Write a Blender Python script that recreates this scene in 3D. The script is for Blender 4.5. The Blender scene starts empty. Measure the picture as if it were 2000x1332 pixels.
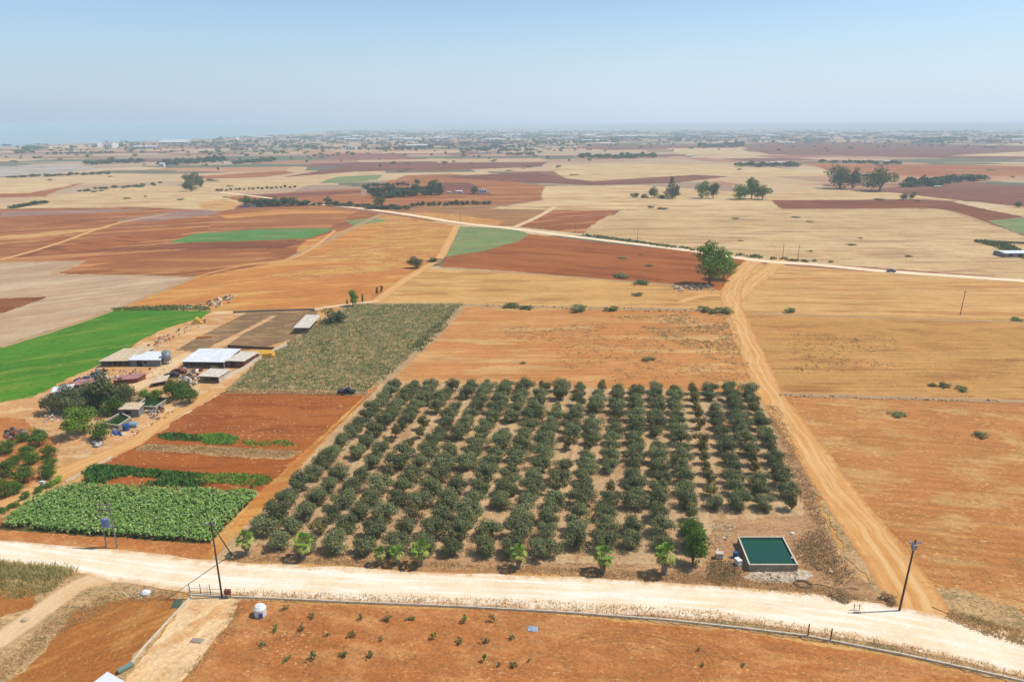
import bpy, bmesh, math, random
import numpy as np
from mathutils import Matrix, Vector, Euler
random.seed(7); rng = np.random.default_rng(7)
R = math.radians
S = bpy.context.scene; COL = S.collection
# ---------------------------------------------------------------- camera
F, H, PITCH, ROLL = 1400.0, 70.0, R(16.75), R(-0.12)
cam_d = bpy.data.cameras.new('camera'); cam = bpy.data.objects.new('camera', cam_d); COL.objects.link(cam)
cam_d.lens = F / 2000 * 36; cam_d.sensor_width = 36; cam_d.clip_start = 0.5; cam_d.clip_end = 80000
CM = Matrix.Rotation(math.pi/2 - PITCH, 3, 'X') @ Matrix.Rotation(ROLL, 3, 'Z')
cam.matrix_world = Matrix.Translation((0, 0, H)) @ CM.to_4x4(); S.camera = cam
def ray(u, v): return CM @ Vector(((u-1000)/F, -(v-666)/F, -1))
def P(u, v, z=0.0):
    d = ray(u, v); t = (z-H)/min(d.z, -1e-4)
    return Vector((d.x*t, d.y*t, z))
def ppm(u, v):                       # photograph pixels per metre at that ground point
    p = P(u, v); return F / ((p - Vector((0, 0, H))).dot(CM @ Vector((0, 0, -1))))
# ---------------------------------------------------------------- materials
def s2l(c):
    c = c/255.0
    return c/12.92 if c <= .04045 else ((c+.055)/1.055)**2.4
def lin(c, k=0.8): return tuple(s2l(x)*k for x in c) + (1,)
MATS = {}
def newmat(name):
    m = bpy.data.materials.new(name); m.use_nodes = True; nt = m.node_tree; nt.nodes.clear()
    out = nt.nodes.new('ShaderNodeOutputMaterial'); b = nt.nodes.new('ShaderNodeBsdfPrincipled')
    nt.links.new(b.outputs[0], out.inputs[0]); MATS[name] = m
    return m, nt, b
class G:
    def __init__(s, nt): s.nt = nt
    def n(s, t, **k):
        x = s.nt.nodes.new(t)
        for a, v in k.items(): setattr(x, a, v)
        return x
    def l(s, a, b): s.nt.links.new(a, b)
    def mapping(s, src, scale=(1,1,1), rot=0, loc=(0,0,0)):
        # rotate first, then scale, so stripes can run along any bearing
        a = s.n('ShaderNodeVectorRotate'); a.rotation_type = 'Z_AXIS'; a.inputs['Angle'].default_value = -rot
        s.l(src, a.inputs['Vector'])
        m = s.n('ShaderNodeMapping'); m.inputs['Scale'].default_value = scale; m.inputs['Location'].default_value = loc
        s.l(a.outputs[0], m.inputs[0]); return m.outputs[0]
    def noise(s, vec, scale=1, detail=4, rough=.55, dist=0):
        x = s.n('ShaderNodeTexNoise'); x.inputs['Scale'].default_value = scale; x.inputs['Detail'].default_value = detail
        x.inputs['Roughness'].default_value = rough; x.inputs['Distortion'].default_value = dist
        s.l(vec, x.inputs['Vector']); return x.outputs['Fac']
    def ramp(s, fac, lo, hi, a=0., b=1.):
        x = s.n('ShaderNodeMapRange'); x.inputs[1].default_value = lo; x.inputs[2].default_value = hi
        x.inputs[3].default_value = a; x.inputs[4].default_value = b
        s.l(fac, x.inputs[0]); return x.outputs[0]
    def mix(s, fac, a, b, mode='MIX'):
        x = s.n('ShaderNodeMix'); x.data_type = 'RGBA'; x.blend_type = mode
        if hasattr(fac, 'links') or hasattr(fac, 'is_linked'): s.l(fac, x.inputs[0])
        else: x.inputs[0].default_value = fac
        for i, c in ((6, a), (7, b)):
            if isinstance(c, tuple): x.inputs[i].default_value = c
            else: s.l(c, x.inputs[i])
        return x.outputs[2]
    def math(s, op, a, b=None):
        x = s.n('ShaderNodeMath'); x.operation = op
        for i, c in enumerate((a, b)):
            if c is None: continue
            if isinstance(c, (int, float)): x.inputs[i].default_value = c
            else: s.l(c, x.inputs[i])
        return x.outputs[0]
    def gray(s, v):
        x = s.n('ShaderNodeCombineColor')
        for i in range(3): s.l(v, x.inputs[i])
        return x.outputs[0]
    def bump(s, b, h, st, d):
        x = s.n('ShaderNodeBump'); x.inputs['Strength'].default_value = st; x.inputs['Distance'].default_value = d
        s.l(h, x.inputs['Height']); s.l(x.outputs[0], b.inputs['Normal'])
def bearing(a, b):
    d = P(*b) - P(*a); return math.atan2(d.y, d.x)
def soil(name, c1, c2, c3=None, big=45., mid=9., ang=0., stretch=5., furrow=0., fperiod=1.6, speck=None, sdens=.0, sscale=1.2, fine=.22, bump=.35, mix3=(.5,.62), speck2=None, sdens2=0., k=.8):
    m, nt, b = newmat(name); g = G(nt); b.inputs['Roughness'].default_value = .95; b.inputs['Specular IOR Level'].default_value = .1
    pos = g.n('ShaderNodeNewGeometry').outputs['Position']
    st = g.mapping(pos, (1/stretch, 1, 1), ang, (random.uniform(0, 500), random.uniform(0, 500), 0))
    fac = g.ramp(g.noise(st, 1/big, 5, .6, .3), .36, .64)
    col = g.mix(fac, lin(c1, k), lin(c2, k))
    if c3: col = g.mix(g.ramp(g.noise(st, 1/mid, 4, .65, .2), *mix3), col, lin(c3, k))
    long_ = g.mapping(pos, (1/(stretch*6), 1, 1), ang)
    col = g.mix(.28, col, g.gray(g.ramp(g.noise(long_, .55, 3, .7), .3, .7, .62, 1.38)), 'MULTIPLY')
    col = g.mix(.5, col, g.gray(g.ramp(g.noise(pos, .06, 6, .72), .3, .7, .74, 1.26)), 'MULTIPLY')
    if furrow:
        w = g.n('ShaderNodeTexWave'); w.wave_type = 'BANDS'; w.bands_direction = 'Y'; w.inputs['Scale'].default_value = .314/fperiod
        w.inputs['Distortion'].default_value = 1.6; w.inputs['Detail'].default_value = 3; w.inputs['Detail Scale'].default_value = .3
        g.l(g.mapping(pos, (.25, 1, 1), ang), w.inputs['Vector'])
        brk = g.ramp(g.noise(pos, .04, 3), .4, .65)
        col = g.mix(g.math('MULTIPLY', brk, furrow), col, g.gray(g.ramp(w.outputs['Fac'], 0, 1, .72, 1.14)), 'MULTIPLY')
    f = g.noise(pos, 1.7, 6, .8)
    col = g.mix(1, col, g.gray(g.ramp(f, .28, .72, 1-fine*1.5, 1+fine*1.3)), 'MULTIPLY')
    f3 = g.noise(g.mapping(pos, (.6, 1, 1), ang), .45, 5, .75)
    col = g.mix(.55, col, g.gray(g.ramp(f3, .3, .7, .78, 1.2)), 'MULTIPLY')
    patch = g.ramp(g.noise(pos, .11, 3, .6), .35, .65)
    if speck:
        sp = g.ramp(g.math('ADD', g.noise(g.mapping(pos, (.7, 1, 1), ang), sscale*1.4, 3, .6), g.ramp(patch, 0, 1, -.05, .05)), .70-sdens, .74-sdens)
        col = g.mix(sp, col, lin(speck, k))
    if speck2:
        sp = g.ramp(g.math('ADD', g.noise(g.mapping(pos, (.5, 1, 1), ang, (99, 31, 0)), sscale*1.3, 3, .6), g.ramp(patch, 0, 1, .05, -.05)), .70-sdens2, .75-sdens2)
        col = g.mix(sp, col, lin(speck2, k))
    g.l(col, b.inputs['Base Color'])
    g.bump(b, f, bump, .12)
    return m
def plain(name, c, rough=.7, metal=0, var=.15, scale=3., k=.8, spec=.3):
    m, nt, b = newmat(name); g = G(nt); b.inputs['Roughness'].default_value = rough; b.inputs['Metallic'].default_value = metal
    b.inputs['Specular IOR Level'].default_value = spec
    tc = g.n('ShaderNodeTexCoord').outputs['Object']
    n = g.noise(tc, scale, 5, .65); g.l(g.mix(1., lin(c, k), g.gray(g.ramp(n, .3, .7, 1-var, 1+var)), 'MULTIPLY'), b.inputs['Base Color'])
    g.bump(b, n, .2, .03)
    return m
def leaf(name, c1, c2, c3=None, k=.8, trans=.12, objvar=.25, nscale=.8):
    m, nt, b = newmat(name); g = G(nt); b.inputs['Roughness'].default_value = .75; b.inputs['Specular IOR Level'].default_value = .15
    geo = g.n('ShaderNodeNewGeometry'); oi = g.n('ShaderNodeObjectInfo')
    col = g.mix(geo.outputs['Random Per Island'], lin(c1, k), lin(c2, k))
    if c3: col = g.mix(g.ramp(g.noise(geo.outputs['Position'], nscale, 2), .5, .7, 0, .8), col, lin(c3, k))
    col = g.mix(1, col, g.gray(g.ramp(oi.outputs['Random'], 0, 1, 1-objvar, 1+objvar)), 'MULTIPLY')
    g.l(col, b.inputs['Base Color'])
    tr = g.n('ShaderNodeBsdfTranslucent'); g.l(col, tr.inputs[0]); mx = g.n('ShaderNodeMixShader'); mx.inputs[0].default_value = trans
    out = [x for x in nt.nodes if x.type == 'OUTPUT_MATERIAL'][0]
    g.l(b.outputs[0], mx.inputs[1]); g.l(tr.outputs[0], mx.inputs[2]); g.l(mx.outputs[0], out.inputs[0])
    return m
def corrugated(name, c, ang=0., period=.5, k=.8, rough=.6, rust=None):
    m, nt, b = newmat(name); g = G(nt); b.inputs['Roughness'].default_value = rough
    tc = g.n('ShaderNodeTexCoord').outputs['Object']
    w = g.n('ShaderNodeTexWave'); w.bands_direction = 'X'; w.inputs['Scale'].default_value = .314/period
    g.l(g.mapping(tc, (1, 1, 1), ang), w.inputs['Vector'])
    col = g.mix(1., lin(c, k), g.gray(g.ramp(g.noise(tc, .9, 5, .7), .3, .7, .8, 1.15)), 'MULTIPLY')
    if rust: col = g.mix(g.ramp(g.noise(tc, .5, 5, .7), .5, .68), col, lin(rust, k))
    sheet = g.n('ShaderNodeTexBrick'); sheet.inputs['Scale'].default_value = .35; sheet.inputs['Color1'].default_value = (1, 1, 1, 1)
    sheet.inputs['Color2'].default_value = (.86, .86, .86, 1); sheet.inputs['Mortar'].default_value = (.6, .6, .6, 1); sheet.inputs['Mortar Size'].default_value = .012
    g.l(tc, sheet.inputs['Vector']); col = g.mix(.7, col, sheet.outputs[0], 'MULTIPLY')
    g.l(col, b.inputs['Base Color']); g.bump(b, w.outputs['Fac'], .5, .05)
    return m
# ---------------------------------------------------------------- object helpers
def tag(o, label=None, cat=None, group=None, kind=None):
    if label: o['label'] = label
    if cat: o['category'] = cat
    if group: o['group'] = group
    if kind: o['kind'] = kind
    return o
def link(name, me, mats=(), parent=None, loc=None):
    o = bpy.data.objects.new(name, me); COL.objects.link(o)
    if me is not None and mats:
        for m in (mats if isinstance(mats, (list, tuple)) else (mats,)): me.materials.append(m)
    if parent: o.parent = parent
    if loc is not None: o.location = loc
    return o
def empty(name, loc, rz=0, sc=1, label=None, cat=None, group=None):
    o = bpy.data.objects.new(name, None); COL.objects.link(o); o.location = loc; o.rotation_euler = (0, 0, rz)
    o.scale = (sc, sc, sc) if isinstance(sc, (int, float)) else sc; o.empty_display_size = .2
    return tag(o, label, cat, group)
def inst(name, label, cat, loc, rz, sc, parts, group=None):
    """one thing: an Empty and one child per part; repeats share their mesh data"""
    e = empty(name, loc, rz, sc, label, cat, group)
    for pn, me in parts: link(pn, me, (), e)
    return e
def inst1(name, label, cat, loc, rz, sc, me, group=None):
    o = link(name, me); o.location = loc; o.rotation_euler = (0, 0, rz); o.scale = (sc, sc, sc) if isinstance(sc, (int, float)) else sc
    return tag(o, label, cat, group)
def quads(name, V, mats=(), tri=False, fm=None):
    """V: (n,4,3) array of separate quads"""
    V = np.asarray(V, dtype=np.float32); n, k = V.shape[0], V.shape[1]
    me = bpy.data.meshes.new(name); me.vertices.add(n*k); me.vertices.foreach_set('co', V.reshape(-1))
    me.loops.add(n*k); me.loops.foreach_set('vertex_index', np.arange(n*k, dtype=np.int32))
    me.polygons.add(n); me.polygons.foreach_set('loop_start', np.arange(0, n*k, k, dtype=np.int32))
    me.polygons.foreach_set('loop_total', np.full(n, k, dtype=np.int32))
    for m in (mats if isinstance(mats, (list, tuple)) else (mats,)): me.materials.append(m)
    if fm is not None: me.polygons.foreach_set('material_index', np.asarray(fm, dtype=np.int32))
    me.update(calc_edges=True); return me
class MB:
    def __init__(s): s.bm = bmesh.new()
    def box(s, c, size, rz=0, rx=0, ry=0, taper=1.0, bev=0):
        M = Matrix.Translation(c) @ Euler((rx, ry, rz)).to_matrix().to_4x4()
        r = bmesh.ops.create_cube(s.bm, size=1)
        for v in r['verts']:
            t = taper if v.co.z > 0 else 1
            v.co = Vector((v.co.x*size[0]*t, v.co.y*size[1]*t, v.co.z*size[2]))
        if bev:
            es = list({e for v in r['verts'] for e in v.link_edges})
            rr = bmesh.ops.bevel(s.bm, geom=es, offset=bev, segments=2, affect='EDGES', profile=.5)
            vs = list({v for f in rr['faces'] for v in f.verts} | {v for v in r['verts'] if v.is_valid})
        else: vs = r['verts']
        bmesh.ops.transform(s.bm, matrix=M, verts=vs); return s
    def tube(s, a, b, r1, r2=None, n=8, cap=True):
        a, b = Vector(a), Vector(b); r2 = r1 if r2 is None else r2; d = b-a
        M = Matrix.Translation((a+b)/2) @ d.to_track_quat('Z', 'Y').to_matrix().to_4x4()
        bmesh.ops.create_cone(s.bm, cap_ends=cap, segments=n, radius1=r1, radius2=max(r2, 1e-3), depth=d.length, matrix=M); return s
    def ball(s, c, r, sub=2, sc=(1, 1, 1), jit=0):
        q = bmesh.ops.create_icosphere(s.bm, subdivisions=sub, radius=r)
        for v in q['verts']:
            v.co = Vector((v.co.x*sc[0], v.co.y*sc[1], v.co.z*sc[2]))*(1+random.uniform(-jit, jit)) + Vector(c)
        return s
    def face(s, pts):
        s.bm.faces.new([s.bm.verts.new(p) for p in pts]); return s
    def mesh(s, name, mat=None, smooth=False):
        me = bpy.data.meshes.new(name); bmesh.ops.recalc_face_normals(s.bm, faces=s.bm.faces); s.bm.to_mesh(me); s.bm.free()
        if mat: me.materials.append(mat)
        if smooth: me.shade_smooth()
        return me
# ---------------------------------------------------------------- palette
M = MATS
RB = bearing((1100, 900), (1130, 800))            # orchard row bearing, replaced below
_d = ray(1255, 246); ROWB = math.atan2(_d.y, _d.x)
straw = soil('straw_stubble', (212,176,124), (226,192,138), (194,148,96), big=60, mid=14, furrow=.35, fperiod=5, ang=R(-4))
straw2 = soil('straw_stubble_pale', (220,186,134), (206,168,114), (184,144,100), big=35, mid=10, furrow=.5, fperiod=4, ang=R(-3), speck=(148,112,72), sdens=.06, sscale=.5)
gold = soil('golden_stubble', (220,173,104), (212,155,86), (190,133,76), big=30, mid=8, furrow=.5, fperiod=3.2, ang=R(0), speck=(152,109,58), sdens=.03)
gold_r = soil('golden_stubble_combed', (220,172,108), (212,158,92), (196,138,78), big=30, mid=7, stretch=8, furrow=.7, fperiod=2.6, ang=R(-2), speck=(158,114,68), sdens=.02)
tan_r = soil('dry_tan_field', (207,154,87), (198,142,76), (180,122,64), big=40, mid=8, furrow=.4, fperiod=3., ang=R(-1), speck=(142,96,52), sdens=.06, speck2=(218,174,110), sdens2=.08)
brown_r = soil('dry_brown_field', (196,133,74), (188,121,66), (206,155,96), big=34, mid=7, furrow=.35, fperiod=2.4, ang=R(-12), stretch=2.2, speck=(152,100,54), sdens=.05, speck2=(216,170,104), sdens2=.1)
orange = soil('orange_dry_field', (207,145,83), (199,131,71), (215,165,103), big=26, mid=7, furrow=.3, fperiod=3, ang=R(2), speck=(148,114,64), sdens=.07, speck2=(192,102,42), sdens2=.02)
orange_s = soil('orange_bare_soil', (208,140,68), (198,126,60), (218,162,86), big=30, mid=9, furrow=.3, fperiod=3, ang=R(20))
red = soil('red_ploughed_soil', (162,91,40), (176,105,50), (146,77,32), big=50, mid=10, furrow=.5, fperiod=3.6, ang=R(-25), stretch=6)
red_l = soil('red_soil_furrowed', (176,104,52), (142,80,42), (204,140,80), big=50, mid=12, furrow=.5, fperiod=5, ang=R(28), stretch=7)
red_d = soil('dark_red_soil', (140,79,44), (126,71,42), (154,93,54), big=60, mid=16, furrow=.3, fperiod=5, ang=R(0))
maroon = soil('maroon_far_soil', (130,76,58), (146,90,66), (116,68,54), big=90, mid=25, ang=R(0))
redfar = soil('far_red_soil', (172,106,58), (160,94,50), (190,130,76), big=70, mid=22, ang=R(4))
redfield = soil('stony_red_field', (168,93,40), (178,103,48), (156,83,34), big=22, mid=6, furrow=.45, fperiod=1.8, ang=R(0), stretch=4, speck=(210,153,98), sdens=.07, sscale=.9)
nearsoil = soil('near_red_soil', (192,122,66), (182,110,56), (204,140,82), mix3=(.48,.6), big=10, mid=5, furrow=0.15, fperiod=1.3, ang=R(-14), stretch=1.8, speck=(158,125,64), sdens=.05, speck2=(222,171,106), sdens2=.07, sscale=2.2, fine=.28)
nearsoil2 = soil('tilled_red_soil', (182,119,58), (172,105,46), (194,135,70), big=14, mid=4, furrow=0.45, fperiod=1.0, ang=R(40), stretch=3, speck=(200,163,96), sdens=.05, sscale=2, fine=.25)
weedy = soil('weedy_verge', (206,168,116), (188,148,98), (164,138,88), big=9, mid=2.2, stretch=2, speck=(112,100,62), sdens=.1, sscale=1.6, fine=.3, speck2=(208,172,126), sdens2=.1)
weedfield = soil('weedy_fallow', (192,154,106), (176,140,94), (160,140,90), big=12, mid=3, stretch=2, ang=ROWB, speck=(104,116,76), sdens=.12, sscale=1.1, fine=.3)
orchard_g = soil('orchard_floor', (210,174,126), (200,162,116), (186,144,100), big=10, mid=3, stretch=5, ang=ROWB, furrow=.3, fperiod=2.6, speck=(214,178,134), sdens=.08, fine=.25)
orchard_e = soil('orchard_margin', (198,154,108), (184,138,94), (168,126,86), big=8, mid=2, stretch=3, speck=(134,104,72), sdens=.09, sscale=2, fine=.3, speck2=(206,164,120), sdens2=.08)
yard = soil('yard_sand', (220,170,112), (206,148,92), (226,184,134), big=14, mid=4, stretch=2, speck=(170,120,80), sdens=.05, speck2=(232,204,168), sdens2=.05)
pale_l = soil('pale_stubble', (200,166,130), (190,152,116), (208,178,142), big=40, mid=12, furrow=.6, fperiod=4, ang=R(38), stretch=8)
manure = soil('manure_yard', (152,118,80), (132,102,70), (172,134,88), big=14, mid=4, stretch=2, speck=(180,140,70), sdens=.03)
crop_g = soil('green_lucerne', (76,134,22), (92,146,30), (130,152,50), speck=(150,164,80), sdens=.05, sscale=.6, speck2=(56,112,22), sdens2=.1, big=26, mid=6, stretch=6, ang=R(35), furrow=.7, fperiod=3.4, fine=.28, mix3=(.5,.66), k=.72)
crop_far = soil('far_green_crop', (92,142,66), (104,146,74), (128,146,88), big=30, mid=10, stretch=5, k=.72)
dull_g = soil('dull_green_crop', (132,146,90), (118,136,80), (158,146,96), big=18, mid=5, stretch=5, furrow=.5, fperiod=3.5, ang=R(12))
yellow = soil('yellow_weedy_soil', (206,150,76), (192,116,68), (216,168,90), big=16, mid=6, stretch=3, ang=R(15), speck=(214,176,80), sdens=.1, sscale=.5, speck2=(176,92,50), sdens2=.1)
brownyel = soil('brown_fallow', (168,118,72), (180,130,74), (150,98,62), big=20, mid=6, stretch=8)
chalk = soil('chalk_rubble', (206,186,160), (190,162,130), (222,206,184), big=3, mid=1., stretch=1, speck=(150,120,96), sdens=.1, sscale=3, bump=.6)
cropsoil = soil('crop_soil', (120,84,50), (96,86,44), (82,94,40), big=8, mid=2)
plastic = soil('greenhouse_plastic', (184,168,150), (196,182,166), (158,136,118), big=60, mid=20, furrow=.5, fperiod=12)
redgrey = soil('grey_fallow', (164,128,108), (152,118,100), (176,140,116), big=60, mid=20, stretch=5)

def track_mat(name, c1, c2, rut, edge, k=.8, ruts=False, amt=.55):
    m, nt, b = newmat(name); g = G(nt); b.inputs['Roughness'].default_value = .95; b.inputs['Specular IOR Level'].default_value = .1
    pos = g.n('ShaderNodeNewGeometry').outputs['Position']; uv = g.n('ShaderNodeUVMap').outputs[0]
    sx = g.n('ShaderNodeSeparateXYZ'); g.l(uv, sx.inputs[0])
    mp = g.mapping(uv, (7, .05, 1)); nz = g.noise(mp, 1, 4, .6, .4)
    col = g.mix(g.ramp(g.noise(pos, .16, 5, .6), .35, .65), lin(c1, k), lin(c2, k))
    col = g.mix(g.math('MULTIPLY', g.ramp(nz, .45, .68), amt), col, lin(rut, k))
    if ruts:
        rt = g.math('ABSOLUTE', g.math('SUBTRACT', g.math('ABSOLUTE', g.math('SUBTRACT', sx.outputs[0], g.ramp(g.noise(g.mapping(uv, (0, .045, 1)), 1, 3), .3, .7, .36, .64))), .14))
        col = g.mix(g.math('MULTIPLY', g.ramp(rt, .03, .085, 1, 0), .42), col, lin(rut, k))
        col = g.mix(g.math('MULTIPLY', g.ramp(g.math('ABSOLUTE', g.math('SUBTRACT', rt, .1)), .0, .035, 1, 0), .35), col, lin(edge, k*.9))
    # crumbling margins, where the field soil comes through
    d = g.math('ABSOLUTE', g.math('SUBTRACT', sx.outputs[0], .5))
    e = g.math('ADD', d, g.ramp(g.noise(pos, .5, 5, .7), .2, .8, -.16, .16))
    col = g.mix(g.ramp(e, .36, .5), col, lin(edge, k))
    f = g.noise(pos, 2.2, 6, .7)
    col = g.mix(1, col, g.gray(g.ramp(f, .25, .75, .88, 1.12)), 'MULTIPLY')
    g.l(col, b.inputs['Base Color']); g.bump(b, f, .3, .08)
    return m
road_m = track_mat('white_road_dust', (250,228,194), (238,208,166), (255,244,226), (220,178,130), k=.84, amt=.9)
road_f = track_mat('far_road_dust', (240,214,178), (230,200,160), (244,222,190), (214,176,130), k=.92)
track_o = track_mat('sandy_track', (224,166,98), (214,152,84), (236,190,130), (204,142,82), amt=.75, ruts=True)
track_p = track_mat('pale_sandy_track', (232,196,148), (224,180,126), (240,212,172), (206,164,116))
drive_m = soil('driveway_sand', (236,200,150), (228,188,138), (216,166,110), big=8, mid=3, stretch=1.5, ang=R(55), k=.85)

bark = plain('bark', (112,92,72), .9, scale=6); bark_g = plain('grey_bark', (140,126,108), .9, scale=6)
lf_olive = leaf('olive_leaf', (118,124,74), (156,160,112), (136,128,68), objvar=.28, trans=.2, k=.74)
lf_weak = leaf('yellowing_leaf', (146,136,80), (120,122,74), (166,130,70), objvar=.2, trans=.25)
lf_dark = leaf('dark_leaf', (86,98,54), (118,124,74), (102,98,58), objvar=.2, trans=.2)
lf_citrus = leaf('citrus_leaf', (74,110,34), (120,150,56), (84,100,38), objvar=.2, trans=.2)
lf_bright = leaf('bright_leaf', (104,142,40), (142,172,60), (88,118,40), objvar=.15, trans=.25)
lf_bush = leaf('bush_leaf', (110,124,66), (144,148,88), (130,118,72), objvar=.2)
lf_far = leaf('distant_leaf', (60,84,50), (86,106,64), (78,88,56), objvar=.25, nscale=.15)
lf_palm = leaf('palm_leaf', (104,146,40), (146,176,70), (120,146,56), objvar=.1, trans=.1)
lf_palmy = leaf('palm_leaf_yellowing', (176,178,90), (150,160,72), (190,170,100), objvar=.1)
lf_dry = leaf('dry_frond', (140,116,84), (118,98,72), objvar=.1)
lf_crop = leaf('broad_crop_leaf', (78,130,30), (196,218,132), (112,162,48), objvar=0, trans=.2)
lf_weed = leaf('grey_green_weed', (164,168,112), (204,194,140), (128,146,84), objvar=0, nscale=.12, trans=.4)
lf_sap = leaf('dusty_sapling_leaf', (140,140,80), (170,156,98), (160,128,76), objvar=.15, trans=.3)
lf_straw = leaf('dry_grass_blade', (246,212,154), (224,184,128), (196,170,108), objvar=0, nscale=.3, trans=.5)
lf_reed = leaf('reed_blade', (190,180,108), (232,210,148), (150,154,82), objvar=0, nscale=.4, trans=.45)
lf_rowcrop = leaf('row_crop_leaf', (70,120,46), (120,160,70), (60,96,40), objvar=0)
lf_lime = leaf('lime_weed', (128,176,60), (168,196,84), (110,150,56), objvar=0)
lf_brush = leaf('brown_brush', (214,182,136), (186,156,114), (176,160,112), objvar=0, trans=.5)
wood = plain('creosoted_wood', (96,76,62), .9); wood_g = plain('weathered_grey_wood', (140,128,116), .9)
conc = plain('concrete', (152,136,114), .9, scale=.5, var=.35); conc_w = plain('pale_concrete', (222,206,180), .9, scale=1.5)
steel = plain('galvanised_steel', (150,158,166), .45, .3); dark = plain('dark_void', (44,38,36), .9); white = plain('white_paint', (236,236,232), .5, var=.06)
rust = plain('rusty_iron', (132,74,50), .85, var=.3); yard_w = plain('dusty_board', (186,150,112), .9)
stone = plain('pale_stone', (204,178,144), .95, var=.2); blue = plain('blue_plastic', (44,84,150), .5)
cream = plain('cream_render', (214,198,174), .9, scale=.8, var=.15); redpaint = plain('red_painted_wall', (136,54,50), .8); tar = plain('black_hose', (40,38,36), .6)
greyw = plain('grey_block_wall', (134,132,132), .9, scale=1.5, var=.2); teal = plain('teal_sheet', (120,146,132), .7); tyre = plain('tyre_rubber', (30,30,32), .8)
hay = plain('straw_bales', (218,172,84), .95, scale=2, var=.25); haz_w = plain('far_white_wall', (232,228,222), .8, k=.8); far_w = plain('far_grey_wall', (170,166,164), .8); far_t = plain('far_tan_roof', (196,160,136), .8)
r_white = corrugated('white_sheet_roof', (240,240,238), k=.85); r_pink = corrugated('sun_bleached_roof', (232,206,168), rust=(210,168,128)); r_cream = corrugated('cream_sheet_roof', (236,224,200), rust=(206,184,156)); r_red = corrugated('faded_red_roof', (190,130,120))
def water_mat(name, c):
    m, nt, b = newmat(name); g = G(nt); b.inputs['Roughness'].default_value = .12; b.inputs['Specular IOR Level'].default_value = .35
    pos = g.n('ShaderNodeNewGeometry').outputs['Position']
    g.l(g.mix(g.ramp(g.noise(pos, .35, 4), .35, .65), lin(c, .8), lin((int(c[0]*.7), int(c[1]*1.15), int(c[2]*.8)), .8)), b.inputs['Base Color'])
    g.bump(b, g.noise(pos, 3, 3), .12, .02); return m
w_green = water_mat('algae_water', (26,72,66)); w_farm = water_mat('farm_pond_water', (44,66,34)); sea_m = water_mat('sea_water', (60,96,128))
glass = plain('dark_glass', (30,36,44), .1, var=0)

# ---------------------------------------------------------------- ground, sea
def edge_r(az):       # az in degrees from +Y, negative to the left; where the plain falls away to the sea
    xs = [-180, -40, -35.5, -27, -20, -15, -11.5, 180]; ys = [3000, 3000, 3150, 3900, 5000, 8500, 26000, 26000]
    return float(np.interp(az, xs, ys))
def terrain_z(x, y):
    d = math.hypot(x, y); az = math.degrees(math.atan2(x, y)); e = edge_r(az)
    return -min(45., max(0, d-e)*.04)
def build_ground():
    rs = [0, 25, 50, 100, 200, 400, 800, 1200, 1600, 2000, 2500, 2800, 3000, 3150, 3400, 3700, 4000, 4400, 5000, 5600, 6200, 7000, 8000, 9500, 11500, 14000, 17000, 20000, 24000, 26500, 27500]
    n = 180; V = [(0, 0, 0)]; Fc = []
    for r in rs[1:]:
        for i in range(n):
            a = 2*math.pi*i/n; x, y = r*math.sin(a), r*math.cos(a); V.append((x, y, terrain_z(x, y)))
    for i in range(n): Fc.append((0, 1+(i+1) % n, 1+i))
    for k in range(len(rs)-2):
        a, b = 1+k*n, 1+(k+1)*n
        for i in range(n): Fc.append((a+i, a+(i+1) % n, b+(i+1) % n, b+i))
    me = bpy.data.meshes.new('ground'); me.from_pydata(V, [], Fc)
    m, nt, b = newmat('plain_patchwork'); g = G(nt); b.inputs['Roughness'].default_value = .95; b.inputs['Specular IOR Level'].default_value = .1
    pos = g.n('ShaderNodeNewGeometry').outputs['Position']
    def cells(sx, sy, off, pal):
        v = g.n('ShaderNodeTexVoronoi'); v.inputs['Randomness'].default_value = .85; v.inputs['Scale'].default_value = 1; v.distance = 'CHEBYCHEV'
        g.l(g.mapping(pos, (1/sx, 1/sy, 1), R(off), (off*3.1, off*1.7, 0)), v.inputs['Vector'])
        sp = g.n('ShaderNodeSeparateColor'); g.l(v.outputs['Color'], sp.inputs[0])
        r = g.n('ShaderNodeValToRGB'); r.color_ramp.interpolation = 'CONSTANT'
        while len(r.color_ramp.elements) > 1: r.color_ramp.elements.remove(r.color_ramp.elements[-1])
        for i, c in enumerate(pal):
            e = r.color_ramp.elements[0] if i == 0 else r.color_ramp.elements.new(i/len(pal))
            e.position = i/len(pal); e.color = lin(c)
        g.l(sp.outputs[0], r.inputs[0]); return r.outputs[0], sp.outputs[1]
    p1 = [(208,172,128), (196,140,100), (150,96,74), (216,184,140), (132,80,68), (184,142,108), (204,166,122), (164,108,80), (190,160,126), (120,112,84)]
    p2 = [(212,176,130), (176,128,96), (196,160,122), (140,92,76), (206,170,130), (110,112,82), (170,140,112)]
    a, sel = cells(210, 130, 12, p1); c2, _ = cells(420, 230, 5, p2)
    col = g.mix(g.ramp(sel, .5, .51), a, c2)
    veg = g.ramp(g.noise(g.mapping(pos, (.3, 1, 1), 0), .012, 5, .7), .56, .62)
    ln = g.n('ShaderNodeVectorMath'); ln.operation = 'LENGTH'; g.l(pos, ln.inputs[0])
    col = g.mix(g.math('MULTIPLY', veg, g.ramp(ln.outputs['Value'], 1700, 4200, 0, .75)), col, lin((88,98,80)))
    col = g.mix(1, col, g.gray(g.ramp(g.noise(g.mapping(pos, (.3, 1, 1), 0), .05, 5, .7), .3, .7, .85, 1.12)), 'MULTIPLY')
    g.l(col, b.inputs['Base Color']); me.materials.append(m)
    tag(link('ground', me), 'red and tan farmland plain stretching to the horizon', kind='structure')
build_ground()
me = bpy.data.meshes.new('sea'); s_ = 27900
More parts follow.
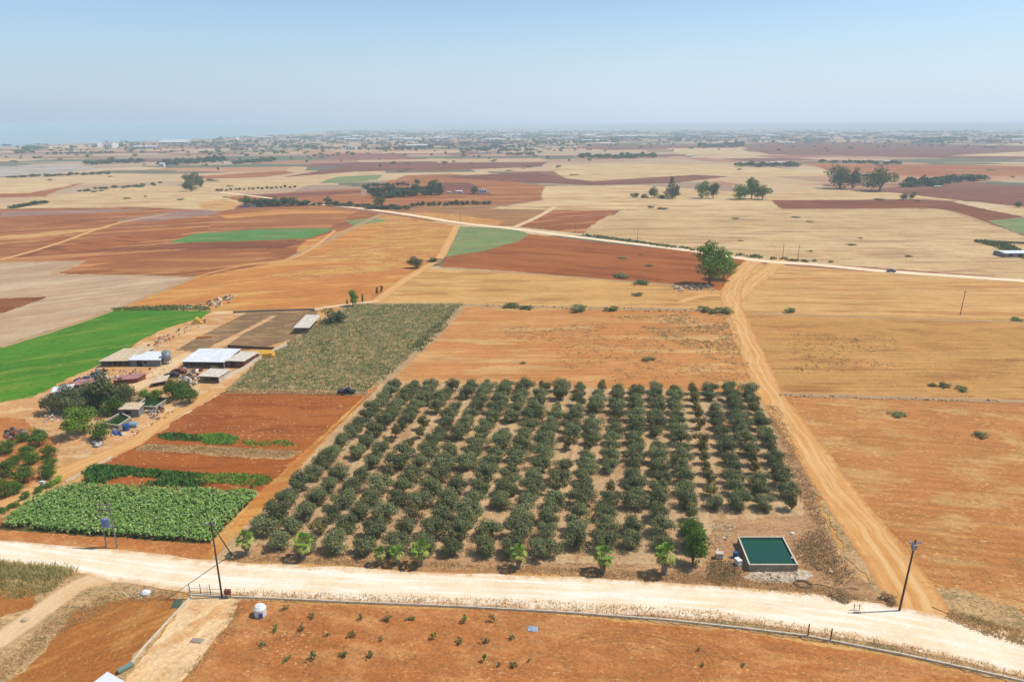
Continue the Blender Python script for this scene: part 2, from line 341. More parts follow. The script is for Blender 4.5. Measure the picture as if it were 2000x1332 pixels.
me.from_pydata([(-s_, -s_, -40), (s_, -s_, -40), (s_, s_, -40), (-s_, s_, -40)], [], [(0, 1, 2, 3)])
tag(link('sea', me, sea_m), 'hazy sea beyond the plain', kind='structure')

# ---------------------------------------------------------------- fields
ZL = [0.0]; LAYERS = []
def layer(pts):
    x0, x1 = min(p[0] for p in pts), max(p[0] for p in pts); y0, y1 = min(p[1] for p in pts), max(p[1] for p in pts)
    lv = 1 + max([l for a0, a1, b0, b1, l in LAYERS if a0 < x1+8 and a1 > x0-8 and b0 < y1+8 and b1 > y0-8] + [0]); LAYERS.append((x0, x1, y0, y1, lv)); ZL[0] = .003*lv
def jag(pts, amp):
    out = []
    for i in range(len(pts)):
        a, b = pts[i], pts[(i+1) % len(pts)]; d = b-a; L = d.length
        if L < 1e-6: continue
        n = int(max(1, min(500, L/max(.7, amp*1.1)))); nn = Vector((-d.y, d.x, 0))/L
        ph = random.uniform(0, 9)
        for k in range(n):
            t = k/n; w = 0 if k == 0 else (random.uniform(-1, 1)*.6 + math.sin(ph+t*L/(amp*14+4))*.8)*amp
            out.append(a + d*t + nn*w)
    return out
def flat(name, pts, mat, label=None, kind='structure', holes=None):
    layer(pts)
    bm = bmesh.new(); f = bm.faces.new([bm.verts.new((p.x, p.y, ZL[0])) for p in pts]); bmesh.ops.triangulate(bm, faces=[f])
    bmesh.ops.recalc_face_normals(bm, faces=bm.faces)
    for f in bm.faces:
        if f.normal.z < 0: f.normal_flip()
    me = bpy.data.meshes.new(name); bm.to_mesh(me); bm.free()
    return tag(link(name, me, mat), label, kind=kind)
def field(name, px, mat, amp=None, label=None):
    pts = [P(*p) for p in px]; c = sum((p.length for p in pts))/len(pts)
    return flat(name, jag(pts, amp if amp is not None else min(3.5, max(.35, c*.0035))), mat, label)
def strip(name, px, widths, mat, label=None, kind='structure', step=4., z=None):
    """road along a centre line; px pixels on the ground, widths in metres; UV x across, y along in metres"""
    c = [P(*p) for p in px]
    # densify with Catmull-Rom
    pts, ws = [], []
    for i in range(len(c)-1):
        p0, p1, p2, p3 = c[max(0, i-1)], c[i], c[i+1], c[min(len(c)-1, i+2)]
        n = max(2, int((p2-p1).length/step))
        for k in range(n):
            t = k/n; t2, t3 = t*t, t*t*t
            pts.append(.5*((2*p1)+(p2-p0)*t+(2*p0-5*p1+4*p2-p3)*t2+(3*p1-p0-3*p2+p3)*t3)); ws.append(widths[i]*(1-t)+widths[i+1]*t)
    pts.append(c[-1]); ws.append(widths[-1])
    layer(pts); V, UV, Fc = [], [], []; s = 0
    for i, p in enumerate(pts):
        d = (pts[min(i+1, len(pts)-1)]-pts[max(0, i-1)]).normalized(); nn = Vector((-d.y, d.x, 0))
        if i: s += (p-pts[i-1]).length
        w = ws[i]
        for k in range(5):
            t = k/4; j = random.uniform(-.05, .05)*w if k in (0, 4) else 0
            q = p + nn*((t-.5)*w+j); V.append((q.x, q.y, ZL[0])); UV.append((t, s))
    for i in range(len(pts)-1):
        for k in range(4): a = i*5+k; Fc.append((a, a+5, a+6, a+1))
    me = bpy.data.meshes.new(name); me.from_pydata(V, [], Fc); uv = me.uv_layers.new()
    for l in me.loops: uv.data[l.index].uv = UV[l.vertex_index]
    for p in me.polygons:
        if p.normal.z < 0: p.flip()
    return tag(link(name, me, mat), label, kind=kind)
fs = [
 # near and middle distance
 ('field', [(-400,700),(500,560),(1000,540),(1600,560),(2500,640),(2600,1500),(-600,1500)], gold),
 ('field', [(1500,768),(2500,788),(2700,1500),(2000,1330),(1850,1200),(1700,1060),(1600,900)], brown_r),
 ('field', [(1455,609),(2500,636),(2500,788),(1500,770)], tan_r),
 ('field', [(1470,514),(2000,552),(2500,588),(2500,637),(1455,610),(1420,575)], gold_r),
 ('field', [(905,597),(1430,607),(1500,768),(745,747)], orange),
 ('field', [(840,526),(1200,540),(1380,560),(1432,572),(1440,605),(905,596),(725,592),(790,545)], gold),
 ('field', [(862,522),(893,443),(1350,492),(1480,509),(1425,575),(1375,560),(1200,547),(1000,530)], red),
 ('field', [(893,443),(1000,447),(1036,458),(1015,472),(960,487),(868,502)], dull_g),
 ('field', [(745,418),(893,441),(862,500),(838,520),(560,508),(655,462)], yellow),
 ('field', [(240,600),(380,542),(560,508),(838,518),(790,545),(728,590),(690,597),(600,607),(400,603)], orange_s),
 ('field', [(-500,560),(0,512),(165,510),(105,536),(382,541),(240,602),(120,640),(0,676),(-400,800)], pale_l),
 ('field', [(-200,600),(0,584),(92,579),(60,592),(0,612),(-200,670)], red_d),
 ('field', [(220,606),(300,605),(415,608),(395,622),(330,640),(270,668),(195,712),(110,752),(45,780),(-300,880),(-400,800),(0,677),(110,642)], crop_g),
 ('field', [(-500,480),(0,408),(270,405),(430,412),(610,398),(745,418),(655,462),(560,508),(382,541),(105,536),(165,510),(0,513),(-500,560)], red_l),
 ('field', [(-300,470),(0,430),(60,418),(240,404),(215,420),(0,450),(-300,500)], redfar),
 ('field', [(235,428),(330,414),(430,411),(410,420),(300,432),(230,434)], redgrey),
 ('field', [(430,415),(560,402),(700,412),(640,445),(480,446),(400,452)], redfar),
 ('field', [(-300,520),(0,485),(100,468),(160,455),(100,478),(0,510),(-300,555)], redfar),
 ('field', [(328,475),(388,456),(500,448),(652,447),(598,466),(440,472)], crop_far),
 ('field', [(300,478),(595,469),(560,485),(330,488)], red_d),
 ('field', [(670,432),(735,425),(760,431),(690,441)], dull_g),
 ('field', [(-100,470),(0,462),(120,452),(230,440),(200,448),(120,458),(0,470)], gold),
 ('field', [(60,500),(170,470),(300,452),(420,445),(330,462),(180,490)], red),
 ('field', [(180,520),(330,500),(520,492),(560,500),(380,530),(250,532)], redfar),
 ('field', [(430,420),(560,410),(700,413),(690,418),(560,418),(440,428)], orange_s),
 ('field', [(0,414),(200,409),(300,410),(180,416),(0,424)], redgrey),
 ('field', [(600,470),(690,445),(760,440),(700,470),(620,500),(570,506)], orange_s),
 ('field', [(640,520),(790,519),(760,530),(600,545),(520,540)], yellow),
 # beyond the far road
 ('field', [(1138,455),(1210,411),(1510,409),(1832,409),(1930,438),(2100,490),(2500,560),(2500,585),(2000,545),(1480,507)], straw2),
 ('field', [(745,415),(700,404),(960,402),(1085,405),(1060,425),(1010,442),(893,438)], brownyel),
 ('field', [(770,416),(830,414),(985,432),(975,440),(893,438)], yellow),
 ('field', [(1085,406),(1205,411),(1138,456),(1005,442)], red_l),
 ('field', [(1500,391),(1800,391),(1862,395),(2000,424),(2500,520),(2500,560),(2060,480),(1930,438),(1832,409),(1535,408)], red_d),
 ('field', [(1930,432),(2010,425),(2300,470),(2300,510),(2000,458)], dull_g),
 ('field', [(1750,378),(1800,371),(2000,362),(2500,362),(2500,440),(2000,404),(1900,394)], maroon),
 ('field', [(2000,404),(1880,394),(2500,450),(2500,500),(2010,424),(1930,408)], straw),
 ('field', [(960,408),(1060,390),(1060,364),(1250,362),(1500,379),(1620,368),(1760,378),(1900,395),(1800,390),(1500,391),(1530,409),(1200,411)], straw),
 ('field', [(-400,420),(0,404),(90,384),(250,366),(380,362),(470,378),(480,392),(440,411),(270,405),(0,409)], straw),
 ('field', [(390,398),(430,390),(470,398),(450,410),(400,410)], gold),
 ('field', [(440,385),(500,380),(700,369),(705,388),(720,402),(600,399),(480,396)], redfar),
 ('field', [(500,381),(700,372),(700,378),(520,386)], maroon),
 ('field', [(370,364),(470,350),(600,342),(760,333),(750,342),(640,355),(600,364),(480,376),(400,374)], straw),
 ('field', [(620,358),(660,346),(745,342),(740,350),(670,358)], dull_g),
 ('field', [(740,362),(790,343),(880,340),(1060,362),(1060,389),(940,402),(720,402),(700,388)], redfar),
 ('field', [(862,357),(912,357),(970,382),(868,378)], maroon),
 ('field', [(850,345),(1055,337),(1110,350),(1160,355),(1350,342),(1420,345),(1330,357),(1150,362),(1060,358),(900,350)], maroon),
 ('field', [(555,347),(620,334),(700,321),(900,318),(1070,317),(1060,326),(850,334),(700,335),(600,343)], maroon),
 ('field', [(380,345),(560,334),(580,338),(520,346),(400,350)], redfar),
 ('field', [(-300,392),(0,379),(60,378),(140,362),(160,358),(120,370),(90,384),(0,386),(-300,405)], redfar),
 ('field', [(-300,378),(0,358),(150,355),(120,366),(60,378),(0,379)], straw),
 ('field', [(-300,365),(0,326),(150,322),(200,330),(120,338),(0,345)], plastic),
 ('field', [(1060,325),(1200,320),(1500,325),(1640,345),(1420,345),(1350,342),(1160,354),(1110,349)], straw),
 ('field', [(1300,290),(1440,291),(1480,300),(1330,302)], straw),
 ('field', [(1440,282),(1560,276),(2000,285),(2400,290),(2400,312),(2000,312),(1700,306),(1500,302),(1460,292)], maroon),
 ('field', [(1150,282),(1300,284),(1450,282),(1440,289),(1300,290),(1200,294),(1130,290)], maroon),
 ('field', [(1850,305),(2000,296),(2300,300),(2300,308),(2000,306)], straw),
 ('field', [(1560,318),(1700,322),(1900,322),(2100,328),(2100,342),(1800,345),(1640,338)], redfar),
]
for n_, px, mt in fs: field(n_, px, mt)
# near fields that sit next to the camera
field('field', [(430,764),(560,762),(722,768),(668,835),(562,935),(512,966),(140,952),(210,900),(330,830)], redfield)
field('verge', [(290,866),(400,872),(590,880),(560,896),(400,888),(262,880)], weedy, .5)
field('field', [(690,592),(905,592),(905,598),(745,748),(715,768),(440,762),(500,705),(560,670),(615,630)], weedfield)
field('farmyard', [(-300,840),(0,787),(60,778),(130,742),(200,710),(290,680),(380,676),(500,690),(500,705),(440,762),(330,832),(210,902),(110,965),(-10,1000),(-300,1080)], yard)
field('farmyard', [(190,718),(270,669),(332,641),(397,622),(420,608),(475,608),(400,650),(338,686),(290,694)], yard)
field('animal_yard', [(338,683),(470,611),(620,607),(600,640),(575,660),(500,682),(420,688)], manure)
field('farmyard', [(298,690),(318,680),(470,609),(482,612),(400,652),(335,690)], track_p and yard, .3)
field('farmyard', [(405,684),(420,672),(532,617),(540,618),(470,655),(430,684)], yard, .3)
field('field', [(-100,830),(0,815),(50,820),(95,850),(110,890),(80,935),(20,975),(-150,1030)], nearsoil)
field('field', [(-300,990),(0,1000),(120,975),(410,1062),(430,1100),(-300,1080)], nearsoil)
field('crop_bed', [(20,1010),(60,975),(135,950),(505,963),(460,1010),(412,1062),(250,1050),(0,1034)], cropsoil, .4)
field('verge', [(-200,975),(0,985),(60,955),(110,945),(150,950),(40,985),(0,1012),(-200,1010)], weedy, .5)
field('field', [(715,766),(748,748),(565,945),(415,1096),(398,1085),(470,1005),(505,966),(560,915),(640,842)], orange_s)
field('orchard_ground', [(743,746),(1505,768),(1560,890),(1645,1085),(1735,1185),(1400,1145),(900,1112),(412,1096),(560,945)], orchard_g, .5)
field('orchard_margin', [(505,1060),(700,1085),(1000,1095),(1370,1105),(1390,1015),(1570,1005),(1500,800),(1520,800),(1560,890),(1640,1085),(1725,1180),(1400,1145),(900,1112),(440,1097)], orchard_e, .5)
field('field', [(-300,1075),(150,1115),(360,1165),(250,1320),(200,1500),(-400,1500)], weedy)
field('field', [(-300,1130),(-50,1120),(75,1150),(60,1190),(-300,1300)], nearsoil2)
field('field', [(150,1190),(230,1172),(335,1168),(350,1180),(232,1305),(180,1420),(-60,1420),(30,1320),(95,1260)], nearsoil2, .8)
field('driveway', [(372,1164),(472,1172),(452,1215),(400,1275),(330,1360),(250,1480),(200,1440),(245,1330)], drive_m)
field('field', [(470,1172),(700,1182),(1000,1195),(1400,1228),(1700,1275),(2000,1345),(2500,1500),(2300,1700),(200,1700),(340,1350),(400,1280),(452,1222)], nearsoil)
field('verge', [(460,1150),(1000,1168),(1400,1190),(1700,1238),(2000,1306),(2500,1430),(2500,1490),(2000,1338),(1700,1270),(1400,1224),(1000,1192),(460,1170)], weedy, .5)
field('verge', [(1735,1190),(1850,1200),(1930,1225),(2000,1255),(2200,1320),(2300,1300),(2000,1200),(1850,1150),(1800,1160)], weedy, 1)
field('rubble_patch', [(1452,1128),(1480,1117),(1560,1112),(1590,1125),(1545,1140),(1490,1142)], chalk, .4)
field('verge', [(1515,775),(1560,890),(1600,985),(1645,1085),(1735,1185),(1800,1190),(1700,1060),(1600,900),(1540,800)], weedy, 1.2)
vg = track_mat('verge_strip', (196,158,114), (176,142,100), (160,136,96), (204,160,108), amt=.6)
for px_, w_ in [([(905,597),(860,645),(800,700),(745,750)], 3.5), ([(0,678),(110,644),(225,604),(380,542)], 3), ([(1505,770),(1750,777),(2000,785),(2300,793)], 2.5), ([(905,596),(1100,601),(1300,604),(1440,608)], 4), ([(445,765),(600,766),(720,770)], 3), ([(1470,613),(1750,622),(2000,630),(2300,638)], 2.), ([(560,508),(655,462),(745,418)], 4), ([(862,523),(1000,532),(1200,548),(1375,561)], 3), ([(165,511),(105,537),(240,538),(382,542)], 3), ([(0,512),(165,510)], 3), ([(1510,409),(1700,409),(1832,409),(1930,438)], 5), ([(0,409),(150,405),(270,405),(430,412)], 5), ([(155,952),(330,960),(505,966)], 1.5), ([(700,404),(960,403),(1085,405),(1205,411)], 5)]:
    strip('verge', px_, [w_]*len(px_), vg)
# roads and tracks
strip('track', [(0,508),(60,492),(130,470),(190,448),(250,432),(330,418)], [3.6]*6, track_o)
strip('track', [(382,541),(470,520),(560,508),(610,485),(655,450)], [1.6,2,2,2.4,2.4], track_o)
strip('track', [(735,590),(790,548),(838,518),(862,500),(893,440)], [5,5,5,5,5], track_o)
strip('track', [(420,612),(520,608),(600,606),(640,600),(740,588)], [4,4,4,4,3], track_p)
strip('track', [(1005,444),(1050,424),(1085,404)], [5,5,5], track_p)
strip('track', [(-100,1010),(0,992),(60,965),(120,925),(190,895),(260,865),(330,815),(420,765)], [7,7,6,6,5,5,4,3], track_o)
strip('track', [(260,760),(300,735),(345,705),(372,690)], [6,6,6,4], track_p)
strip('track', [(1330,590),(1380,577),(1440,580)], [4,5,6], track_o)
strip('track', [(1530,505),(1480,545),(1430,590)], [8,9,6], track_o)
strip('track', [(1472,510),(1452,530),(1428,570),(1438,620),(1468,690),(1502,765),(1560,850),(1635,960),(1740,1095),(1790,1180),(1800,1230)], [9,9,8.5,8,7.5,7.5,7.5,8,8.5,9,12], track_o)
strip('dirt_road', [(430,376),(500,384),(600,397),(700,407),(800,420),(900,436),(1000,447),(1100,460),(1200,472),(1350,490),(1480,509),(1600,518),(1740,531),(2000,549),(2400,578)], [6,6,7,7.5,7.5,7.5,7.5,7.5,7.5,8,8,8,8,8,8], road_f)
strip('dirt_track', [(-150,1320),(0,1250),(70,1200),(120,1165),(180,1132),(280,1118)], [5,4.6,4,4,4.5,4], track_p)
strip('dirt_road', [(-500,1060),(-150,1066),(0,1076),(150,1092),(300,1114),(450,1128),(700,1141),(1000,1155),(1200,1164),(1400,1177),(1600,1200),(1800,1232),(2000,1283),(2400,1420)], [6,6,6,7,8.4,8.6,8.6,8.4,8.4,8.4,9.4,10.5,10,9], road_m, 'broad cream dirt road between the orchard and the fenced plot')

tyre_m = soil('tyre_marks', (182,120,64), (192,130,72), (172,108,58), big=3, mid=1)
def arc(cx, cy, rx, ry, a0, a1, w=.35):
    c0 = P(cx, cy); px_ = []
    for i in range(9):
        a = math.radians(a0+(a1-a0)*i/8); px_.append((cx+rx*math.cos(a), cy-ry*math.sin(a)))
    strip('tyre_track', px_, [w]*9, tyre_m)
for a_ in [(1215,1300,160,70,10,165),(1215,1300,150,64,15,160),(1215,1300,128,54,10,170),(1215,1300,118,49,20,165),(1330,1310,70,50,-10,120),(1330,1310,60,43,-5,110)]: arc(*a_)
# ---------------------------------------------------------------- vegetation meshes
def leafcloud(centres, radii, n, size, flatten=1., jit=.28, up=.35):
    """many small leaf faces spread over and through a set of clumps"""
    C = np.asarray(centres, float); Rr = np.asarray(radii, float)
    w = Rr.max(axis=1)**2; idx = rng.choice(len(C), n, p=w/w.sum())
    d = rng.normal(size=(n, 3)); d /= np.linalg.norm(d, axis=1)[:, None]
    rr = np.clip(1 - np.abs(rng.normal(0, jit, n)), .15, 1.1) + rng.uniform(-.06, .1, n)
    pos = C[idx] + d*Rr[idx]*rr[:, None]
    nrm = d*.8 + rng.normal(size=(n, 3))*.6; nrm[:, 2] += up; nrm /= np.linalg.norm(nrm, axis=1)[:, None]
    a = np.cross(nrm, rng.normal(size=(n, 3))); a /= np.linalg.norm(a, axis=1)[:, None]; b = np.cross(nrm, a)
    s = (size*rng.uniform(.6, 1.35, n))[:, None]; l = rng.uniform(.45, .8, n)[:, None]
    return np.stack([pos-a*s, pos-b*s*l, pos+a*s, pos+b*s*l], 1)
def clumps(k, rx, rz, zc, cr, low=-.7, seed=0):
    r = random.Random(seed); c, rad = [], []
    for i in range(k):
        while True:
            v = Vector((r.uniform(-1, 1), r.uniform(-1, 1), r.uniform(low, 1)))
            if .25 < v.length < 1: break
        c.append((v.x*rx, v.y*rx, zc+v.z*rz)); q = cr*r.uniform(.7, 1.25); rad.append((q, q, q*.85))
    c.append((0, 0, zc)); rad.append((rx*.55, rx*.55, rz*.6)); return c, rad
def trunk_mesh(name, h, r, k=3, spread=.8, seed=0, mat=None):
    rn = random.Random(seed); b = MB()
    t = Vector((rn.uniform(-.1, .1), rn.uniform(-.1, .1), h*.5)); b.tube((0, 0, -.5), t, r*1.15, r*.85, 7)
    for i in range(k):
        a = i*6.28/k+rn.uniform(-.4, .4); m = t+Vector((math.cos(a)*spread*.5, math.sin(a)*spread*.5, h*.35)); b.tube(t-Vector((0, 0, .05)), m, r*.7, r*.5, 6)
        b.tube(m, m+Vector((math.cos(a)*spread*.7, math.sin(a)*spread*.7, h*.5)), r*.5, r*.15, 5)
    return b.mesh(name, mat or bark)
OL = []
for i in range(7):
    c, rd = clumps(17, 1.75+.12*(i % 3), 1.35, 2.15, .95, low=-.95, seed=i)
    OL.append((quads('crown', leafcloud(c, rd, 3600, .135, jit=.38), lf_olive), trunk_mesh('trunk', 1.9, .17, seed=i)))
WK = []
for i in range(3):
    c, rd = clumps(10, 1.35, 1.1, 1.9, .7, seed=20+i)
    WK.append((quads('crown', leafcloud(c, rd, 1300, .14, jit=.45), lf_weak), trunk_mesh('trunk', 1.8, .13, seed=i+20)))
def ordn(i): return ['first','second','third','fourth','fifth','sixth','seventh','eighth','ninth','tenth','eleventh','twelfth','thirteenth','fourteenth','fifteenth','sixteenth','seventeenth','eighteenth','nineteenth','twentieth'][i]
# olive grid: rows run away from the camera and pass through these pixels at v=758
rowdir = Vector((math.cos(ROWB), math.sin(ROWB), 0)); acr = Vector((rowdir.y, -rowdir.x, 0))
n_tree = 0; SP = 5.25
skipped = {(2,3),(5,8),(8,2),(10,7),(11,12),(3,11),(6,5),(14,9),(15,4),(17,11),(13,2),(1,6),(9,13),(16,7),(7,10),(12,5),(4,13),(18,3)}
for r_ in range(20):
    u758 = 774 + 36.1*r_
    top = P(u758, 762+ (u758-745)*.012)
    # where the row ends toward the road
    vend = 1078 + (r_*1.5) if r_ < 16 else 1005 + (r_-16)*2
    if r_ >= 18: vend = 1000
    if r_ == 0: vend = 1062
    pos = []
    k = 0
    while True:
        p = top - rowdir*(SP if r_ < 11 else 4.75)*k
        # project back
        c = CM.inverted() @ (p - Vector((0, 0, H))); u, v = 1000+F*c.x/-c.z, 666-F*c.y/-c.z
        if v > vend: break
        pos.append(p); k += 1
    for k, p in enumerate(reversed(pos)):
        if (r_, k) in skipped and random.random() < .85: continue
        q = p + Vector((random.uniform(-.25, .25), random.uniform(-.25, .25), 0))
        side = f'{ordn(r_)} row from the left' if r_ < 10 else f'{ordn(19-r_)} row from the right'
        side = side.replace('first row', 'outermost row')
        where = f'{ordn(k)} from the road' if k else 'nearest the road'
        weak = (r_ == 16 and k > 0) or random.random() < .07
        dens = 1.0 + (.1 if r_ > 11 else 0)
        if weak:
            inst('olive_tree', f'sparse yellowing olive tree, {where} in the {side}', 'olive tree', q, random.uniform(0, 6.3), random.uniform(.95, 1.25), list(zip(('crown', 'trunk'), random.choice(WK))), 'olive trees in the orchard')
        else:
            s = random.uniform(.9, 1.16)*(.95 if r_ < 10 else .9)
            inst('olive_tree', f'grey-green olive tree, {where} in the {side}', 'olive tree', q, random.uniform(0, 6.3), (s*random.uniform(1., 1.2), s*random.uniform(1., 1.2), s*random.uniform(.82, 1.06)), list(zip(('crown', 'trunk'), random.choice(OL))), 'olive trees in the orchard')
        n_tree += 1
print('OLIVES', n_tree, flush=True)

# fan palms
def palm_meshes(seed, h=3.1):
    r = random.Random(seed); tb = MB()
    z = -.3; rad = .42
    while z < h:
        tb.tube((0, 0, z), (0, 0, z+.22), rad*1.08, rad*.92, 10); z += .2; rad = .42-.08*(z/h)
    T = tb.mesh('trunk', bark_g)
    def fronds(n, el0, el1, mat, L, fan=.95, droop=.2):
        Q = []
        for i in range(n):
            a = i*2.399+r.uniform(-.2, .2); e = r.uniform(el0, el1); d = Vector((math.cos(a)*math.cos(e), math.sin(a)*math.cos(e), math.sin(e)))
            side = Vector((-math.sin(a), math.cos(a), 0)); base = Vector((0, 0, h+.1)); l = L*r.uniform(.8, 1.1); tip = base+d*l*.75
            up = side.cross(d)
            Q.append([base-side*.04, tip-side*.04, tip+side*.04, base+side*.04])
            for k in range(13):
                b = (k/12-.5)*2.5; dd = (d*math.cos(b)+side*math.sin(b)).normalized(); ll = fan*(1-.25*abs(b)/1.25)*r.uniform(.85, 1.1)
                e1 = tip+dd*ll*.6+up*.05; e2 = tip+dd*ll-Vector((0, 0, droop*r.uniform(.5, 1.5))); w = dd.cross(up).normalized()*.085
                Q.append([tip, e1-w, e2, e1+w])
        return quads('f', np.array([[tuple(p) for p in q] for q in Q]), mat)
    return T, fronds(17, .1, 1.45, lf_palm, 1.35, .8), fronds(13, -.8, .05, lf_palmy, 1.3, .8, .5), fronds(14, -1.45, -.9, lf_dry, 1.2, .7, .5)
palms = [(484,1084,1.0,'fan palm with yellowing skirt at the left end of the orchard front'), (593,1091,1.12,'fan palm, second from the left corner of the orchard front'),
 (742,1103,.72,'smallest fan palm, left one of the three close together'), (778,1102,.78,'small fan palm in the middle of the close trio'), (820,1104,1.1,'tallest fan palm of the close trio, on its right'),
 (1013,1110,.98,'fan palm standing alone before the middle of the orchard front'), (1177,1117,1.12,'bright fan palm with brown skirt, second from the right'), (1297,1121,1.18,'tall fan palm nearest the green tank, with thick grey trunk')]
PM = [palm_meshes(s, h_) for s, h_ in ((1, 3.1), (2, 2.8), (3, 3.3), (4, 3.0), (5, 2.9))]
for i, (u, v, s, lb) in enumerate(palms):
    a = PM[i % 5]; e = inst('fan_palm', lb, 'palm tree', P(u, v), i*1.3, s, [('trunk', a[0]), ('fronds', a[1]), ('lower_fronds', a[2]), ('dry_skirt', a[3])], 'fan palms along the road'); e.rotation_euler.x = random.uniform(-.06, .06); e.rotation_euler.y = random.uniform(-.08, .08)

# generic trees sized in photograph pixels
def tree_mesh(kind, seed):
    if kind == 'round': c, rd = clumps(18, .4, .38, .52, .21, low=-.9, seed=seed); return leafcloud(c, rd, 2600, .03)
    if kind == 'tall': c, rd = clumps(18, .3, .4, .55, .17, low=-.9, seed=seed); return leafcloud(c, rd, 2600, .029)
    if kind == 'slim': c, rd = clumps(10, .1, .42, .55, .09, low=-1, seed=seed); return leafcloud(c, rd, 800, .035)
    if kind == 'bush': c, rd = clumps(9, .4, .28, .3, .2, low=-.8, seed=seed); return leafcloud(c, rd, 700, .045)
    if kind == 'sprig': c, rd = clumps(7, .4, .36, .42, .13, low=-1, seed=seed); return leafcloud(c, rd, 300, .05, jit=.5)
    if kind == 'conifer':
        c, rd = [], []
        r = random.Random(seed)
        for i in range(16): t = i/15; a = i*2.4; q = .24*(1-t)+.05; c.append((math.cos(a)*q*.7, math.sin(a)*q*.7, .14+t*.8)); rd.append((q*.75, q*.75, .09))
        return leafcloud(c, rd, 1300, .03)
GM = {}
def gm(kind, mat, i):
    k = (kind, mat.name, i)
    if k not in GM:
        cr = quads('crown', tree_mesh(kind, i+hash_(kind)), mat)
        th = {'round': .34, 'tall': .42, 'slim': .2, 'bush': .16, 'sprig': .3, 'conifer': .3}[kind]
        GM[k] = (cr, trunk_mesh('trunk', th, .03 if kind != 'slim' else .015, 3, .14 if kind != 'slim' else .03, seed=i, mat=bark))
    return GM[k]
def hash_(s): return sum(ord(c) for c in s)
def tree(name, label, cat, u, v, wpx, hpx, kind='round', mat=None, group=None, var=None):
    s = ppm(u, v); dep = math.cos(math.asin(min(1, H/math.hypot(*P(u, v).xy, H))))
    w = 1.15*wpx/s; h = 1.08*hpx/s/max(.6, dep); nat = {'round': .98, 'tall': .78, 'slim': .36, 'bush': 1.05, 'sprig': .9, 'conifer': .62}[kind]
    me = gm(kind, mat or lf_dark, var if var is not None else random.randrange(3))
    return inst(name, label, cat, P(u, v), random.uniform(0, 6.3), (w/nat, w/nat, h*1.02), [('crown', me[0]), ('trunk', me[1])], group)
T = tree
T('eucalyptus_tree', 'tall green eucalyptus with two lobes beside the track junction', 'tree', 1384, 556, 62, 74, 'tall', lf_bright, var=0)
T('eucalyptus_tree', 'smaller leaning crown just right of the tall eucalyptus', 'tree', 1415, 546, 46, 46, 'round', lf_bright, var=1)
far_specific = [
 ('broadleaf_tree','large dark tree, left of the big pair in the tan fields',1640,369,56,40,'round'),('broadleaf_tree','narrow dark tree squeezed between the big pair of trees',1666,370,26,36,'tall'),('broadleaf_tree','large dark tree, right of the big pair in the tan fields',1714,374,56,42,'round'),
 ('broadleaf_tree','round green tree, left of two small trees in stubble',1372,388,28,30,'round'),('broadleaf_tree','dark green tree, right of two small trees in stubble',1394,388,20,28,'tall'),
 ('broadleaf_tree','low green tree at left of the group of three',1446,390,34,26,'round'),('broadleaf_tree','tallest green tree in the middle of the group of three',1466,389,24,38,'tall'),('broadleaf_tree','rounded green tree at right of the group of three',1487,390,32,26,'round'),
 ('conifer_tree','dark pointed conifer beside the low hedge of bushes',1311,388,26,38,'conifer'),('broadleaf_tree','dark tree touching the pointed conifer on its right',1320,388,12,24,'tall'),
 ('bush','leftmost dark bush of the row before the conifer',1241,386,18,14,'bush'),('bush','second dark bush of the row before the conifer',1258,387,16,12,'bush'),('bush','rounded tree rising from the bush row before the conifer',1277,387,18,20,'round'),('bush','low dark bush nearest the conifer',1293,388,20,12,'bush'),
 ('broadleaf_tree','flat topped dark tree by the bend of the pale road',376,362,34,22,'round'),('broadleaf_tree','dark tree in front of the flat topped one by the bend',372,374,24,20,'round'),('broadleaf_tree','small dark tree right of the flat topped one',390,366,18,15,'round'),
 ('broadleaf_tree','green tree beside the white far farmhouse',484,404,26,20,'round'),('broadleaf_tree','first dark tree behind the white far farmhouse',512,402,18,14,'round'),('broadleaf_tree','second dark tree right of the white far farmhouse',535,402,20,15,'round'),('broadleaf_tree','third dark tree right of the white far farmhouse',553,401,18,15,'round'),('broadleaf_tree','last dark tree of the row by the far farmhouse',572,401,20,14,'round'),
 ('broadleaf_tree','round dark tree above the pale road, before the hedge',641,399,16,14,'round'),('broadleaf_tree','round dark green tree beside the small roadside building',742,404,22,17,'round'),
 ('broadleaf_tree','dark tree at the end of the far citrus grove',850,372,26,20,'round'),('broadleaf_tree','small dark tree behind the far citrus grove',816,361,14,10,'round'),('broadleaf_tree','round dark tree between the small white far houses',927,379,16,13,'round'),
 ('broadleaf_tree','leaning dark tree where the field tracks meet',812,524,28,20,'round'),('bush','low dark bush beside the small field track',848,511,28,12,'bush'),
 ('shrub','wide dark green bush at the end of the open shelter',655,629,52,34,'bush'),('slender_tree','bright green slender tree behind the weedy plot',691,598,18,30,'tall'),('cypress_tree','thin dark cypress right of the bright slender tree',709,594,6,20,'slim'),('cypress_tree','thin dark cypress at the far left of the field corner',736,577,7,16,'slim'),('cypress_tree','thin cypress nearest the stubble corner',745,571,7,14,'slim'),('cypress_tree','short thin cypress left of the bright slender tree',678,597,5,12,'slim'),
 ('broadleaf_tree','lone small dark tree at the right edge of the red field',1989,405,14,10,'round'),('broadleaf_tree','small round tree on the dark red strip',1764,391,16,12,'round'),('broadleaf_tree','smallest tree at right end of the dark red strip',1781,390,10,11,'round'),
]
for n_, lb, u, v, w, h, kd in far_specific:
    near_g = 'green' in lb and 'dark' not in lb
    T(n_, lb, 'bush' if n_ in ('bush', 'shrub') else 'tree', u, v, w, h, kd, lf_bright if near_g and v > 500 else (lf_citrus if near_g else lf_dark))
